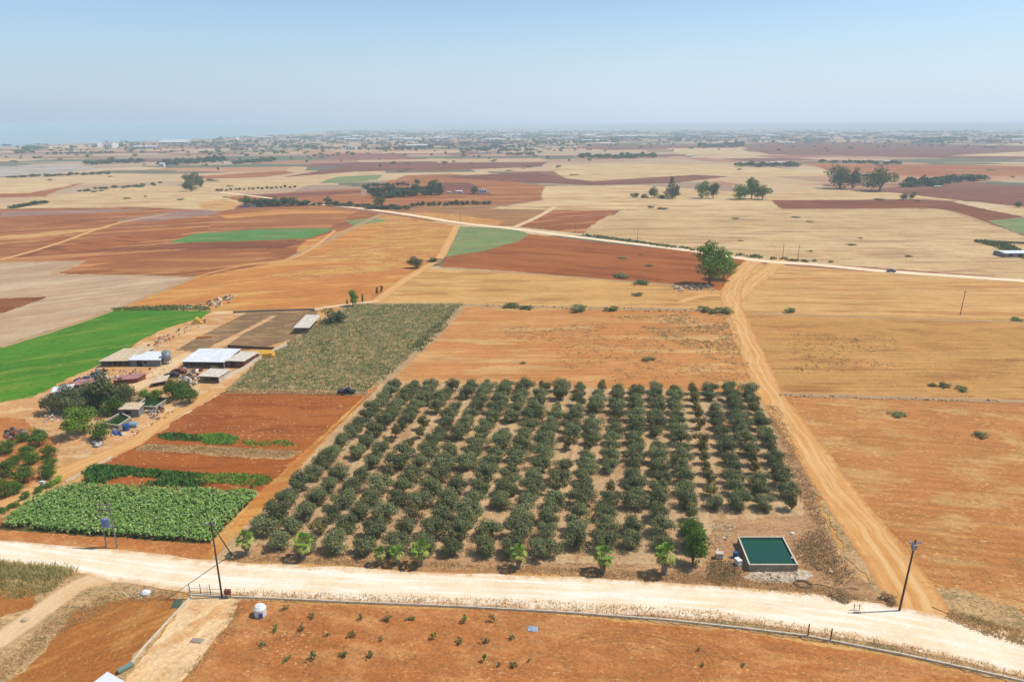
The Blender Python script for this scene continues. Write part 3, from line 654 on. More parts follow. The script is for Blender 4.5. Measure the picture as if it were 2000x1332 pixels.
# farm trees
farm_trees = [('dark tree filling the gap left of the red farm building',146,800,46,38,'round',lf_dark),('grey tree before the red farm building',180,784,44,34,'round',lf_olive),('bushy dark tree at the right flank of the tallest farm tree',234,800,48,46,'round',lf_dark),('low dark tree between the grove and the pump house',218,812,40,34,'round',lf_citrus),
 ('round green tree joining the two glossy ones',357,776,28,30,'round',lf_citrus),('olive dark bushy tree at the left tip of the farm grove',108,806,44,34,'round',lf_dark),('dark tree behind the white shed in the farm grove',132,790,40,34,'round',lf_dark),('grey green tree in the middle of the farm grove',165,806,58,42,'round',lf_olive),
 ('tallest brown green tree over the red farm building',212,800,66,66,'tall',lf_dark),('dark tree behind the first farm tank',252,788,40,36,'round',lf_dark),('wide dark tree between the red building and the first farm tank',190,800,46,44,'round',lf_dark),
 ('bright green spreading tree with visible trunk at the sandy track',158,850,60,52,'round',lf_bright),('smaller bright green tree at the near end of the farm tank',194,858,40,32,'round',lf_citrus),
 ('low bright green tree left of the second farm tank',284,783,26,20,'round',lf_bright),('low bright green tree behind the second farm tank',306,782,26,20,'round',lf_bright),('tall glossy green tree at the yard edge',343,782,36,40,'round',lf_citrus),('round glossy green tree at the corner of the red field',369,788,34,30,'round',lf_citrus),
 ('small green tree overhanging the yard before the white barn',418,723,20,11,'bush',lf_bush)]
for lb, u, v, w, h, kd, mt in farm_trees: T('farm_tree', lb, 'tree', u, v, w, h, kd, mt)
cit = [(74,872,36,34),(98,892,26,24),(44,862,22,16),(14,886,34,24),(52,892,28,20),(16,930,34,30),(66,905,30,22),(45,943,40,32),(92,934,34,26),(8,972,36,36),(28,905,22,16),(30,965,26,22),(98,912,24,18)]
cl = ['largest rounded citrus tree at the yard corner','citrus tree on the right flank of the little grove','small citrus tree beside the scrap heap','citrus tree on the far left edge of the little grove','citrus tree behind the middle of the little grove','dark citrus tree at the left picture edge, middle of the grove','citrus tree just before the largest rounded one','broad citrus tree at the front of the little grove','front right citrus tree beside the thin pole','nearest citrus tree at the lower left corner of the grove','small citrus tree between two larger ones at left','low citrus tree beside the nearest one','small citrus tree at the edge of the sandy yard']
for (u, v, w, h), lb in zip(cit, cl): T('citrus_tree', lb, 'citrus tree', u, v, w, h, 'round', lf_citrus, 'citrus trees of the little grove')
T('shrub', 'small bright rounded shrub beside the sandy lane', 'shrub', 113, 944, 22, 20, 'bush', lf_lime)
for i, (u, v) in enumerate([(8,1000),(30,990),(52,972),(74,962),(92,952)]):
    T('shrub', f'dark shrub, {ordn(i)} along the lane before the broad leaved crop', 'shrub', u, v, 24, 17, 'bush', lf_citrus, 'shrubs along the sandy lane')
T('orchard_bush', 'dense bright green tree beside the stony ground and the green tank', 'tree', 1356, 1103, 44, 62, 'tall', lf_citrus)
T('orchard_bush', 'dark green tree behind the dense bright green one', 'tree', 1352, 1062, 48, 44, 'round', lf_citrus)
bushes = [(997,600,36,14,'rounded green bush on the field line, leftmost'),(1030,603,28,10,'low green bush beside the leftmost rounded one'),(1133,607,42,16,'wide green bush in the middle of the field line'),(1196,607,30,12,'small green bush right of the wide middle one'),(1245,577,26,8,'flat grey green scrub below the stony strip'),(1376,608,28,15,'bush on the left of the pair by the sandy track'),(1415,611,34,18,'bush on the right of the pair by the sandy track'),(1392,611,24,12,'low bush between the pair by the sandy track'),
 (1545,610,26,12,'dark bush alone on the tan field line'),(1985,626,26,9,'dark bush at the right edge of the tan field line'),(1823,754,20,9,'left bush of the little trio in the dry field'),(1845,756,24,14,'middle bush of the little trio in the dry field'),(1880,762,28,11,'right bush of the little trio in the dry field'),(1752,811,34,10,'low sprawling bush alone in the brown field'),(1915,852,30,13,'green bush lowest in the brown field'),(1265,703,28,9,'pale green bush in the orange field behind the orchard'),(1022,710,12,6,'tiny green bush above the orchard rear edge'),(1020,603,18,8,'little bush wedged between two on the field line'),(1210,541,40,9,'green scrub at the edge of the red field'),(1252,555,36,12,'dark scrub near the lower edge of the red field'),(1270,406,18,6,'low scrub beside the straw road'),(1295,409,24,6,'dark scrub at the corner of the straw field'),
 (1738,1174,32,22,'dark dry bush beside the pole at the track corner'),(1643,1168,42,14,'brown bramble clump at the plot corner'),(1720,391,26,5,'thin scrub on the dark red strip')]
for u, v, w, h, lb in bushes: T('bush', lb, 'bush', u, v, w, h, 'bush', lf_brush if 'dry' in lb[:10] or 'brown' in lb[:6] else lf_bush, 'bushes along the field edges')
for i_ in range(46):
    u_, v_ = random.choice([(random.uniform(1050,1990), random.uniform(318,402)), (random.uniform(1150,1980), random.uniform(425,520)), (random.uniform(20,700), random.uniform(345,400)), (random.uniform(760,1050), random.uniform(300,345))])
    far_tree_q = (u_, v_); T('scrub_bush', 'small low scrub bush scattered on the distant tan fields', 'bush', u_, v_, random.uniform(8, 22), random.uniform(2.5, 5), 'bush', lf_bush, 'scrub bushes on the distant fields')
# saplings in the near field
sap = [(538,1234,16,18,1),(590,1232,14,20,0),(689,1243,14,18,0),(611,1206,18,14,0),(705,1210,16,13,0),(757,1212,20,18,0),(802,1210,14,9,0),(908,1217,14,20,1),(846,1249,14,17,1),(900,1256,18,14,0),(612,1287,18,20,0),(724,1283,16,14,0),(672,1282,16,16,0),(513,1260,16,9,0),(962,1213,14,20,0),(949,1256,16,14,0),(945,1292,16,22,1),(1033,1292,10,8,1),(1004,1303,18,13,0),(975,1301,14,9,0),(1000,1248,14,10,0),(1364,1271,10,9,0),(1372,1302,12,9,0),(560,1290,16,10,0),(640,1242,12,9,0),(745,1250,12,9,0),(556,1190,20,10,0),(1450,1300,10,8,0)]
sl = ['bright green sapling below the white tank','slim sapling right of the one below the white tank','dark sapling in the middle of the planted rows','grey sapling close to the kerb near the tank','brownish sapling second along the kerb row','leafy grey green sapling in the kerb row','withered small sapling in the kerb row','upright green sapling in the kerb row before the palm','green topped sapling casting a dark shadow','grey tuft-like sapling in the second row','blue green sapling low in the left rows','bushy sapling in the lowest planted row','thin dark sapling left of the bushy lowest one','low sprawling seedling at the driveway side','upright sapling at the end of the kerb row','dry sapling at the end of the second row','bright green sapling near the bottom edge','tiny bright seedling right of the bottom sapling','withered sapling near the bottom edge','small seedling beside the withered bottom one','pale seedling below the plastic sheet','tiny weed clump in the bare right half','small weed clump near the bottom edge at right','dry clump left of the lowest row','small clump between the second row saplings','little clump near the middle of the rows','pale grass clump just right of the white tank','lone tiny clump far right in the bare soil']
for (u, v, w, h, g_), lb in zip(sap, sl): T('sapling', lb, 'sapling', u, v, w*random.uniform(.8,1.3), h, 'sprig', lf_bright if g_ else random.choice([lf_bush, lf_sap, lf_sap]), 'saplings planted in the near field')

# far tree rows and scattered trees (each its own object, one mesh)
def far_tree_mesh(seed, kind):
    c, rd = clumps(8, .4 if kind != 'tall' else .26, .32, .55, .25, low=-1, seed=seed); q = leafcloud(c, rd, 340, .1)
    return quads('far_tree', q, lf_far)
FT = [far_tree_mesh(i, 'r') for i in range(5)] + [far_tree_mesh(9, 'tall')]
def far_tree(u, v, wpx, hpx, label, group, nm='tree'):
    s = ppm(u, v); p = P(u, v); p.z = terrain_z(p.x, p.y)
    w = wpx/s; h = hpx/s
    inst1(nm, label, 'tree', p, random.uniform(0, 6.3), (w*1.05, w*1.05, h), random.choice(FT), group)
def row(u0, v0, u1, v1, n, w, h, label, group, jx=2, jv=.6):
    if jx > 1: w *= 1.45; h *= 1.1
    for i in range(n):
        t = (i+.5)/n; far_tree(u0+(u1-u0)*t+random.uniform(-jx, jx), v0+(v1-v0)*t+random.uniform(-jv, jv), w*random.uniform(.75, 1.3), h*random.uniform(.7, 1.25), label, group)
row(800,404,962,400,15,11,9,'small round tree in the planted row beyond the far road','trees in the row beyond the far road',1)
row(712,368,735,389,7,12,9,'dark tree in the hedge along the left end of the far grove','hedge trees at the left end of the far grove',1)
row(735,388,860,380,16,16,12,'dark green tree in the front hedge of the far grove','front hedge trees of the far grove')
row(725,378,860,372,14,16,11,'green tree inside the far citrus grove','trees inside the far grove')
row(715,366,800,363,9,9,6,'small tree in the thin row behind the far grove','thin row behind the far grove')
row(498,404,600,401,13,14,11,'dark tree of the clump around the white far farmhouse','clump around the white far farmhouse',2)
row(715,408,795,409,9,15,8,'roadside bush tree beside the low cream building','roadside bushes by the low cream building',2)
row(590,400,720,405,9,12,7,'low tree in the hedge above the pale road','hedge above the pale road',3)
row(420,374,580,367,18,7,5,'tiny tree in the spaced row past the straw field','spaced row past the straw field',1)
row(1132,311,1280,309,22,11,9,'dark tree in the long shelter belt right of the middle','long shelter belt right of the middle',3)
row(1440,326,1560,326,16,12,8,'green tree around the far white sheds','trees around the far white sheds',3)
row(1775,361,1920,353,16,16,11,'dark green tree in the wood behind the big pair','wood behind the big pair of trees')
row(1760,366,1850,362,8,14,10,'dark tree at the front of the wood behind the big pair','front of the wood behind the big pair')
row(1364,289,1454,288,14,10,10,'blue-dark tree in the tall far windbreak','tall far windbreak',2)
row(1600,318,1760,322,12,11,6,'tree in the loose line beyond the big pair','loose line beyond the big pair',4)
row(1815,273,1885,273,8,11,5,'tree in the green belt under the white hangar','green belt under the white hangar',3)
row(165,322,275,318,15,12,8,'dark tree in the left far orchard belt','left far orchard belt',3)
row(310,325,440,316,18,12,10,'dark tree in the belt around the left far houses','belt around the left far houses',3)
row(455,322,535,315,11,12,7,'dark tree in the long clump left of the middle','long clump left of the middle',2)
row(15,348,215,340,20,9,5,'low tree in the hedge below the greenhouses','hedge below the greenhouses',3)
row(150,374,320,360,16,8,4,'low scrub tree along the left straw field','scrub along the left straw field',4,2)
row(20,408,90,397,8,11,6,'low bush tree in the left field corner','bushes in the left field corner',3)
FQ = []
def far_stuff(u, v, wpx, hpx):
    sc_ = ppm(u, v); p = P(u, v); p.z = terrain_z(p.x, p.y); w = wpx/sc_; h = hpx/sc_
    c, rd = clumps(4, .38, .3, .5, .28, low=-1, seed=random.randrange(9999)); q = leafcloud(c, rd, 60, .16)
    FQ.append(q*np.array([w, w, h])+np.array([p.x, p.y, p.z]))
def in_far(u, v):
    return 0 <= u <= 2000 and v > (284 if u < 200 else (278 if u < 420 else (268 if u < 640 else 255)))
for i_ in range(12): far_stuff(740+(850-740)*i_/12+random.uniform(-3,3), 296+(292-296)*i_/12, 12, 9)
for i_ in range(14): far_stuff(900+(1060-900)*i_/14+random.uniform(-3,3), 296+(286-296)*i_/14, 11, 8)
for i_ in range(14): far_stuff(1050+(1220-1050)*i_/14+random.uniform(-3,3), 283+(279-283)*i_/14, 11, 8)
for i_ in range(16): far_stuff(95+(230-95)*i_/16+random.uniform(-3,3), 303+(300-303)*i_/16, 10, 6)
n_sc = 0
while n_sc < 1500:
    u = random.uniform(0, 2000) if random.random() < .5 else random.uniform(0, 1150); v = 256+abs(random.gauss(0, 1))*(16 if u > 1200 else 24)
    if not in_far(u, v) or v > 336: continue
    if u > 1200 and v > 300 and random.random() < .75: continue
    k = max(.1, (v-246)/60); far_stuff(u, v, random.uniform(4, 13)*(.6+k*.5), random.uniform(2.5, 6.5)*(.6+k*.5)); n_sc += 1
for _ in range(260):         # hedges and belts, too far off to count
    u = random.uniform(0, 2000); v = 258+abs(random.gauss(0, 1))*17; n = random.randint(4, 14)
    if u > 1100 and v > 280: continue
    for i_ in range(n):
        uu = u+i_*random.uniform(3, 6); vv = v+random.uniform(-.4, .4)
        if in_far(uu, vv): far_stuff(uu, vv, random.uniform(7, 13), random.uniform(3, 5.5)*(.6+(v-250)/60))
tag(link('distant_trees', quads('distant_trees', np.concatenate(FQ), lf_far)), 'hazy mass of small trees and hedges over the far plain', 'trees', kind='stuff')
# ---------------------------------------------------------------- far buildings
def bldg_mesh(name, w, d, h, wall, roof, gable=0):
    bm = bmesh.new()
    me = bpy.data.meshes.new(name); V = [(-w/2,-d/2,-.5),(w/2,-d/2,-.5),(w/2,d/2,-.5),(-w/2,d/2,-.5),(-w/2,-d/2,h),(w/2,-d/2,h),(w/2,d/2,h),(-w/2,d/2,h)]
    Fc = [(0,1,5,4),(1,2,6,5),(2,3,7,6),(3,0,4,7)]; mi = [0]*4
    if gable:
        V += [(-w/2, 0, h+gable), (w/2, 0, h+gable)]; Fc += [(4,5,9,8),(6,7,8,9),(4,8,7),(5,6,9)]; mi += [1,1,0,0]
    else: Fc += [(4,5,6,7)]; mi += [1]
    n0 = len(V)
    for i in range(3):           # dark openings standing 5 cm proud of the front
        x = (-.3+.3*i)*w; a = len(V); V += [(x-w*.05,-d/2-.05,h*.25),(x+w*.05,-d/2-.05,h*.25),(x+w*.05,-d/2-.05,h*.75),(x-w*.05,-d/2-.05,h*.75)]; Fc.append((a,a+1,a+2,a+3)); mi.append(2)
    me.from_pydata(V, [], Fc)
    for m in (wall, roof, dark): me.materials.append(m)
    for p, k in zip(me.polygons, mi): p.material_index = k
    return me
BM = [bldg_mesh('far_building', 16, 11, 6, haz_w, haz_w), bldg_mesh('far_building', 22, 12, 7, haz_w, far_t, 2), bldg_mesh('far_building', 38, 18, 5, haz_w, haz_w, 1.5), bldg_mesh('far_building', 14, 12, 9, far_w, haz_w), bldg_mesh('far_building', 18, 12, 5, far_t, far_t, 2), bldg_mesh('far_building', 60, 22, 6, far_w, haz_w, 2)]
nb = 0
while nb < 270:
    u = random.gauss(760, 340) if random.random() < .6 else random.uniform(0, 2000)
    v = 254+abs(random.gauss(0, 13))
    lim = 283 if u < 200 else (277 if u < 420 else (267 if u < 640 else 256))
    if v < lim or u < 0 or u > 2000 or v > 305: continue
    p = P(u, v); p.z = terrain_z(p.x, p.y)
    inst1('far_building', 'tiny pale building of the hazy distant settlement', 'building', p, random.uniform(-.5, .5), random.uniform(1., 2.), random.choice(BM), 'buildings of the distant settlement'); nb += 1
fb = [(1762,267,70,6,'long white hangar near the right horizon',haz_w,haz_w),(495,404,12,7,'white far farmhouse among dark trees',haz_w,haz_w),(478,404,6,6,'small white hut left of the far farmhouse',haz_w,haz_w),(897,378,13,6,'small white house with an open side left of the dark tree',haz_w,haz_w),(943,377,16,8,'larger white house right of the dark round tree',haz_w,far_w),(877,379,8,5,'cream hut at the left of the small far houses',cream,cream),(748,407,20,4,'low cream building on the roadside below the dark tree',haz_w,haz_w),
 (1455,321,26,4,'long white shed at the left of the far white sheds',haz_w,haz_w),(1520,322,34,6,'widest white shed at the right of the far white sheds',haz_w,haz_w),(1550,326,18,4,'small low shed right of the widest far white one',haz_w,far_w),(942,301,14,4,'bright white hut in the middle distance',haz_w,haz_w),(975,300,16,4,'pink roofed hut right of the bright white hut',haz_w,far_t),(1345,307,12,4,'lone white hut in the tan fields',haz_w,haz_w),(1228,309,26,5,'grey flats behind the long shelter belt',far_w,haz_w),(317,326,9,8,'white house at the left of the far orchard belt',haz_w,haz_w),(436,320,5,5,'cream hut between two far tree clumps',haz_w,far_t),
 (1775,363,14,4,'small white shed at the wood edge',haz_w,haz_w),(1815,362,26,4,'pale shed with white roof before the wood',far_w,haz_w),(1830,366,14,3,'low pale hut before the wood',cream,haz_w),(1690,344,20,5,'grey building seen behind the big pair of trees',far_w,far_w),(1735,318,20,4,'white building in the loose tree line',haz_w,haz_w),(735,268,60,3,'long white warehouse on the town skyline',haz_w,haz_w),(830,262,44,3,'second long white warehouse on the town skyline',haz_w,haz_w),(1980,500,60,10,'low grey roofed farm shed cut by the right picture edge',greyw,r_white)]
for u, v, w, h, lb, wm, rm in fb:
    s = ppm(u, v); me = bldg_mesh('farm_building', w/s, min(w/s, 12)*.8, h/s*.8, wm, rm, h/s*.15); inst1('farm_building', lb, 'building', P(u, v), 0, 1, me)

# ---------------------------------------------------------------- farm sheds
def shed(name, label, A, B, C, hf, hb, roofm, wallm, open_front=0, cat='shed', posts=3):
    a, b, c = P(*A), P(*B), P(*C); x = (b-a); w = x.length; rz = math.atan2(x.y, x.x); xn = x.normalized(); yn = Vector((-xn.y, xn.x, 0)); d = (c-a).dot(yn); sk = (c-a).dot(xn)
    e = empty(name, a, rz, 1, label, cat)
    def roofz(y): return hf+(hb-hf)*y/d
    o = .35; th = .12
    r = MB(); q = [(-o, -o), (w+o, -o), (w+o+sk, d+o), (-o+sk, d+o)]
    vb = [Vector((px, py, roofz(py))) for px, py in q]; vt = [v+Vector((0, 0, th)) for v in vb]
    r.face(vt); r.face(vb[::-1])
    for i in range(4): r.face([vb[i], vb[(i+1) % 4], vt[(i+1) % 4], vt[i]])
    bmesh.ops.remove_doubles(r.bm, verts=r.bm.verts, dist=.001)
    link('roof', r.mesh('roof', roofm), (), e)
    wl = MB(); t = .18
    def panel(p, q, y0, y1):
        p, q = Vector(p), Vector(q); dd = (q-p).normalized(); n = Vector((-dd.y, dd.x, 0))*t
        P0, P1 = p, q; v = [P0, P1, P1+n, P0+n]
        lo = [Vector((k.x, k.y, -.3)) for k in v]; hi = [Vector((k.x, k.y, roofz(k.y)-.01)) for k in v]
        wl.face(hi); 
        for i in range(4): wl.face([lo[i], lo[(i+1) % 4], hi[(i+1) % 4], hi[i]])
    if not open_front: panel((0, 0, 0), (w, 0, 0), 0, 0)
    if open_front < 2:
        panel((w, t+.003, 0), (w+sk, d-t-.003, 0), 0, 0); panel((w+sk, d, 0), (sk, d, 0), 0, 0); panel((sk, d-t-.003, 0), (0, t+.003, 0), 0, 0)
        link('wall', wl.mesh('wall', wallm), (), e)
    else: wl.bm.free()
    if open_front:
        for i in range(posts+2):
            for yy in ((.1, d-.1) if open_front == 2 else (.1,)):
                xx = .1+(w-.2)*i/(posts+1)+sk*yy/d; pb = MB(); pb.box((xx, yy, roofz(yy)/2-.15), (.14, .14, roofz(yy)+.28)); link('post', pb.mesh('post', wood_g), (), e)
    else:
        db = MB(); db.box((w*.3, -.03, .95), (min(1.6, w*.2), .06, 1.9)); link('door', db.mesh('door', dark), (), e)
        nw = max(1, int(w/5))
        for i in range(nw):
            wb = MB(); wb.box((w*(.5+.45*i/nw), -.02, hf*.62), (.9, .05, .6)); link('window', wb.mesh('window', dark), (), e)
    return e
shed('barn', 'large white roofed barn with an open shaded front', (358,719),(438,720),(393,699), 2.1, 2.9, r_white, greyw, 1, 'barn', 5)
shed('shed', 'brown fronted shed with patched roof joined to the white barn', (444,718),(477,719),(474,702), 2.2, 2.4, r_cream, rust)
shed('shed', 'small cream roofed shed with open dark front below the barn', (391,747),(428,749),(414,735), 2.0, 2.2, r_cream, cream, 1, posts=1)
shed('shed', 'long sun bleached shed beside the green field', (197,717),(254,716),(246,697), 1.9, 2.6, r_pink, greyw, 1, posts=4)
shed('shed', 'grey walled shed with white roof next to the silo', (256,716),(314,716),(272,701), 2.1, 2.3, r_white, greyw)
shed('shed', 'red walled shed with faded roof behind the farm trees', (139,764),(192,762),(158,755), 1.8, 2.0, r_red, redpaint)
shed('shed', 'faded roofed shed right of the tallest farm tree', (222,752),(268,748),(240,744), 1.4, 1.6, r_red, rust)
shed('shed', 'small white shed at the left end of the farm grove', (104,779),(140,774),(110,770), 1.8, 2.0, r_white, white)
shed('pump_house', 'block pump house with bleached roof between the two farm tanks', (237,815),(272,815),(248,804), 2.2, 2.3, r_pink, greyw, 0, 'pump house')
shed('shelter', 'narrow open animal shelter with cream roof beside the manure yard', (576,652),(604,652),(600,628), 2.2, 2.4, r_cream, wood, 2, 'shelter', 2)
shed('shed', 'low rusty roofed lean-to in the scrap yard', (298,757),(324,752),(306,748), 1.3, 1.5, r_pink, rust, 1, posts=1)
shed('shed', 'white roof corner of a small shed at the bottom edge', (150,1398),(238,1455),(214,1346), 2.3, 2.3, white, white)
# silo
p = P(327,711); e = empty('silo', p, 0, 1, 'grey steel feed silo on legs beside the white roofed shed', 'silo')
b = MB(); b.tube((0,0,1.5),(0,0,3.9),1.25,1.25,20); link('body', b.mesh('body', steel, True), (), e)
b = MB(); b.tube((0,0,3.9),(0,0,4.6),1.3,.25,20); link('cap', b.mesh('cap', teal), (), e)
b = MB(); b.tube((0,0,.7),(0,0,1.5),.3,1.25,20); link('hopper', b.mesh('hopper', steel), (), e)
for i in range(4):
    a = i*1.571+.78; b = MB(); b.tube((math.cos(a)*1.15,math.sin(a)*1.15,-.2),(math.cos(a)*1.15,math.sin(a)*1.15,1.7),.08,.08,6); link('leg', b.mesh('leg', steel), (), e)
# walls
def wall(name, label, px, h, t, mat, cat='wall', z0=-.2):
    b = MB(); pts = [P(*p) for p in px]
    for p, q in zip(pts, pts[1:]):
        d = q-p; b.box(((p.x+q.x)/2, (p.y+q.y)/2, (h+z0)/2), (d.length-.01, t, h-z0), math.atan2(d.y, d.x))
    return tag(link(name, b.mesh(name, mat)), label, cat)
wall('perimeter_wall', 'pale block wall running up beside the barn and the weedy plot', [(440,742),(478,722),(505,703),(560,675)], 1.1, .25, conc_w)
wall('perimeter_wall', 'low dark wall along the back of the manure yard', [(455,612),(540,609),(615,607)], .9, .25, wood_g)
wall('yard_rail', 'dark rail across the front of the manure yard', [(445,679),(498,682),(536,683)], .9, .15, wood, 'fence')
wall('retaining_kerb', 'low pale kerb wall down the side of the driveway', [(375,1166),(330,1213),(285,1262),(250,1305)], .35, .22, conc_w)
wall('field_kerb', 'low kerb between the lane and the red field', [(128,942),(165,922),(220,893)], .4, .2, conc_w)
wall('field_boundary', 'dark thin boundary line of stones beside the track mouth', [(1820,1186),(1870,1208),(1930,1243)], .14, .12, wood)
# tanks
def tank(name, label, rim, zr, zw, t, wm, water, cat='water tank'):
    q = [P(u, v, zr) for u, v in rim]; e = empty(name, (q[0].x, q[0].y, 0), 0, 1, label, cat); o = Vector((q[0].x, q[0].y, 0))
    c = sum(q, Vector())/4
    inn = [k+(c-k).normalized()*t*1.45 for k in q]
    for i in range(4):
        b = MB(); j = (i+1) % 4; lo = lambda v, z: Vector((v.x, v.y, z))-o
        A, B_, C, D = q[i], q[j], inn[j], inn[i]
        top = [lo(k, zr) for k in (A, B_, C, D)]; bot = [lo(k, -.3) for k in (A, B_, C, D)]
        b.face(top); b.face([bot[0], bot[1], top[1], top[0]]); b.face([bot[3], bot[2], top[2], top[3]])
        link('wall', b.mesh('wall', greyw if wm is None else wm), (), e)
        dd = (B_-A).normalized(); cp = MB(); m = (A+B_+C+D)/4-o; cp.box((m.x, m.y, zr+.035), ((B_-A).length-(.0 if i % 2 else .6), t*1.2, .06), math.atan2(dd.y, dd.x)); link('coping', cp.mesh('coping', conc_w), (), e)
    b = MB(); b.face([Vector((k.x, k.y, zw))-o for k in [k2+(k2-c).normalized()*t*.5 for k2 in inn]]); link('water', b.mesh('water', water), (), e)
    return e
tank('water_tank', 'square concrete irrigation tank of dark green water at the orchard corner', [(1463,1103),(1559,1103),(1530,1048),(1441,1048)], 1.3, 1.05, .2, conc, w_green)
tank('water_tank', 'concrete tank with green scum beside the pump house', [(197,826),(231,831),(256,815),(236,805)], 1.2, .8, .22, conc, w_farm)
tank('water_tank', 'grey concrete tank behind the pump house under the trees', [(262,793),(303,795),(330,777),(290,773)], 1.2, .8, .22, conc, w_farm)
p = P(1548,1090,1.05); b = MB(); b.ball((0,0,.1),.3,2,(1.3,.8,.5)); tag(link('float', b.mesh('float', white, True), (), None, p), 'white float in the corner of the orchard tank', 'float')
# utility poles
def pole(name, label, u, v, h, arm=0, r=.14, mat=wood, lean=0, rz=0, transformer=False, insul=3):
    e = empty(name, P(u, v), rz, 1, label, 'utility pole')
    top = Vector((lean*h, 0, h)); b = MB(); b.tube((0, 0, -.4), top, r, r*.65, 10); link('post', b.mesh('post', mat), (), e)
    if arm:
        b = MB(); b.box(top-Vector((0, 0, .5)), (arm, .14, .14)); link('crossarm', b.mesh('crossarm', steel), (), e)
        for i in range(insul):
            x = (-.45+.9*i/max(1, insul-1))*arm; b = MB(); b.tube(top+Vector((x, 0, -.43)), top+Vector((x, 0, -.1)), .09, .06, 8); link('insulator', b.mesh('insulator', white), (), e)
    return e
pole('utility_pole', 'tall wooden pole with crossarm at the corner of road and sandy track', 1756,1193,12.2, 1.8, .17, lean=.045)
e = bpy.data.objects['utility_pole']
b = MB(); b.box((.55, .05, 11.0), (.7, .5, .9), bev=.05); link('switch_box', b.mesh('switch_box', steel), (), e)
e = pole('strut_pole', 'wooden pole with a long back strut at the orchard corner', 434,1167,13.4, 1.5, .16, lean=-.01)
b = MB(); q = P(453,1081)-P(434,1167); b.tube((q.x, q.y, -.3), (-.134, 0, 13.0), .11, .08, 8); link('strut', b.mesh('strut', wood), (), e)
# H pole with transformer
p1, p2 = P(208,1069), P(229,1070); c = (p1+p2)/2; w = (p2-p1).length
e = empty('transformer_pole', c, math.atan2((p2-p1).y, (p2-p1).x), 1, 'twin legged pole carrying a blue grey transformer before the leafy crop', 'utility pole')
for x in (-w/2, w/2): b = MB(); b.tube((x, 0, -.4), (x*.9, 0, 8.6), .13, .09, 8); link('post', b.mesh('post', wood_g), (), e)
b = MB(); b.box((0, 0, 7.4), (w+1.2, .14, .14)); b.box((0, 0, 8.3), (w+.8, .14, .14)); link('crossarm', b.mesh('crossarm', wood_g), (), e)
b = MB(); b.box((-.4, 0, 4.9), (1.1, .8, 1.3), bev=.06); link('transformer', b.mesh('transformer', plain('transformer_paint', (110,128,170), .5)), (), e)
b = MB(); b.box((-.2, 0, 4.15), (w, .5, .12)); link('platform', b.mesh('platform', steel), (), e)
for x in (-.8, -.4, 0.): b = MB(); b.tube((x, 0, 5.5), (x, 0, 5.9), .08, .05, 8); link('insulator', b.mesh('insulator', white), (), e)
e = pole('utility_pole', 'thin grey pole with a white meter box beside the sandy lane', 84,951,5.6, 0, .09, wood_g)
b = MB(); b.box((.15,-.2,.8), (.9,.5,1.3)); link('meter_box', b.mesh('meter_box', white), (), e)
for u, v, h, lb in [(1875,616,9.5,'lone leaning wooden pole on the tan field line'),(1528,507,8,'left pole of the two beyond the far road'),(1558,510,8.5,'right pole of the two beyond the far road'),(1245,474,8.5,'thin pole beside the road above the red field'),(1123,456,7.5,'thin pole at the corner of the red far plot'),(899,434,7.5,'thin pole beside the road at the green patch'),(708,405,8,'thin distant pole by the roadside building')]:
    pole('utility_pole', lb, u, v, h, 1.4 if v > 500 else 0, .15, wood, lean=.04 if u == 1875 else 0, insul=2)
# roadside fence
fpts = [(370,1163),(430,1166),(520,1170),(700,1178),(900,1186),(1100,1197),(1300,1212),(1450,1228),(1572,1243),(1640,1256),(1760,1279),(1880,1305),(1990,1330),(2150,1372)]
P3 = [P(*p) for p in fpts]
e = empty('roadside_fence', P3[0], 0, 1, 'low concrete kerb with wire fence posts along the near side of the road', 'fence'); O = P3[0]
b = MB()
for p, q in zip(P3, P3[1:]): d = q-p; b.box((p+q)/2-O+Vector((0,0,.08)), (d.length-.01, .25, .5), math.atan2(d.y, d.x))
link('kerb', b.mesh('kerb', conc_w), (), e)
L = [0]
for p, q in zip(P3, P3[1:]): L.append(L[-1]+(q-p).length)
def along(s):
    for i in range(len(P3)-1):
        if s <= L[i+1]: return P3[i].lerp(P3[i+1], (s-L[i])/(L[i+1]-L[i]))
    return P3[-1]
s = 0; thick = [P(1572,1243), P(1610,1251)]
while s < L[-1]:
    p = along(s)-O; b = MB(); fat = min((along(s)-t).length for t in thick) < 1.5
    b.tube((p.x, p.y, 0), (p.x, p.y, 1.75 if not fat else 2.2), .03 if not fat else .09, n=6); link('post', b.mesh('post', steel if not fat else wood), (), e); s += 3.0
b = MB()
for z in (.7, 1.15, 1.6):
    for p, q in zip(P3, P3[1:]): b.tube(p-O+Vector((0,0,z)), q-O+Vector((0,0,z)), .008, n=4)
link('wires', b.mesh('wires', steel), (), e)
# wire gate by the driveway
g0, g1 = P(370,1163), P(430,1165); d = g1-g0; e = empty('entrance_gate', g0+Vector((0, .4, 0)), math.atan2(d.y, d.x), 1, 'simple timber post and rail gate at the head of the driveway', 'gate'); w = d.length
for i in range(4): b = MB(); b.tube((w*i/3, 0, -.3), (w*i/3+random.uniform(-.1, .1), 0, 1.9), .07, .06, 6); link('post', b.mesh('post', wood), (), e)
for z in (.5, 1.1): b = MB(); b.tube((0, 0, z), (w, 0, z-.1), .035, n=6); link('rail', b.mesh('rail', wood), (), e)
e = empty('stock_fence', P(1668,1192), 0, 1, 'short rusted tubular frame on the road edge left of the tall pole', 'fence')
for x in (0, .8): b = MB(); b.tube((x, 0, -.2), (x, .1, 1.1), .05, n=6); link('post', b.mesh('post', rust), (), e)
b = MB(); b.tube((-.3, 0, .9), (1.1, 0, .8), .04, n=6); link('rail', b.mesh('rail', rust), (), e)
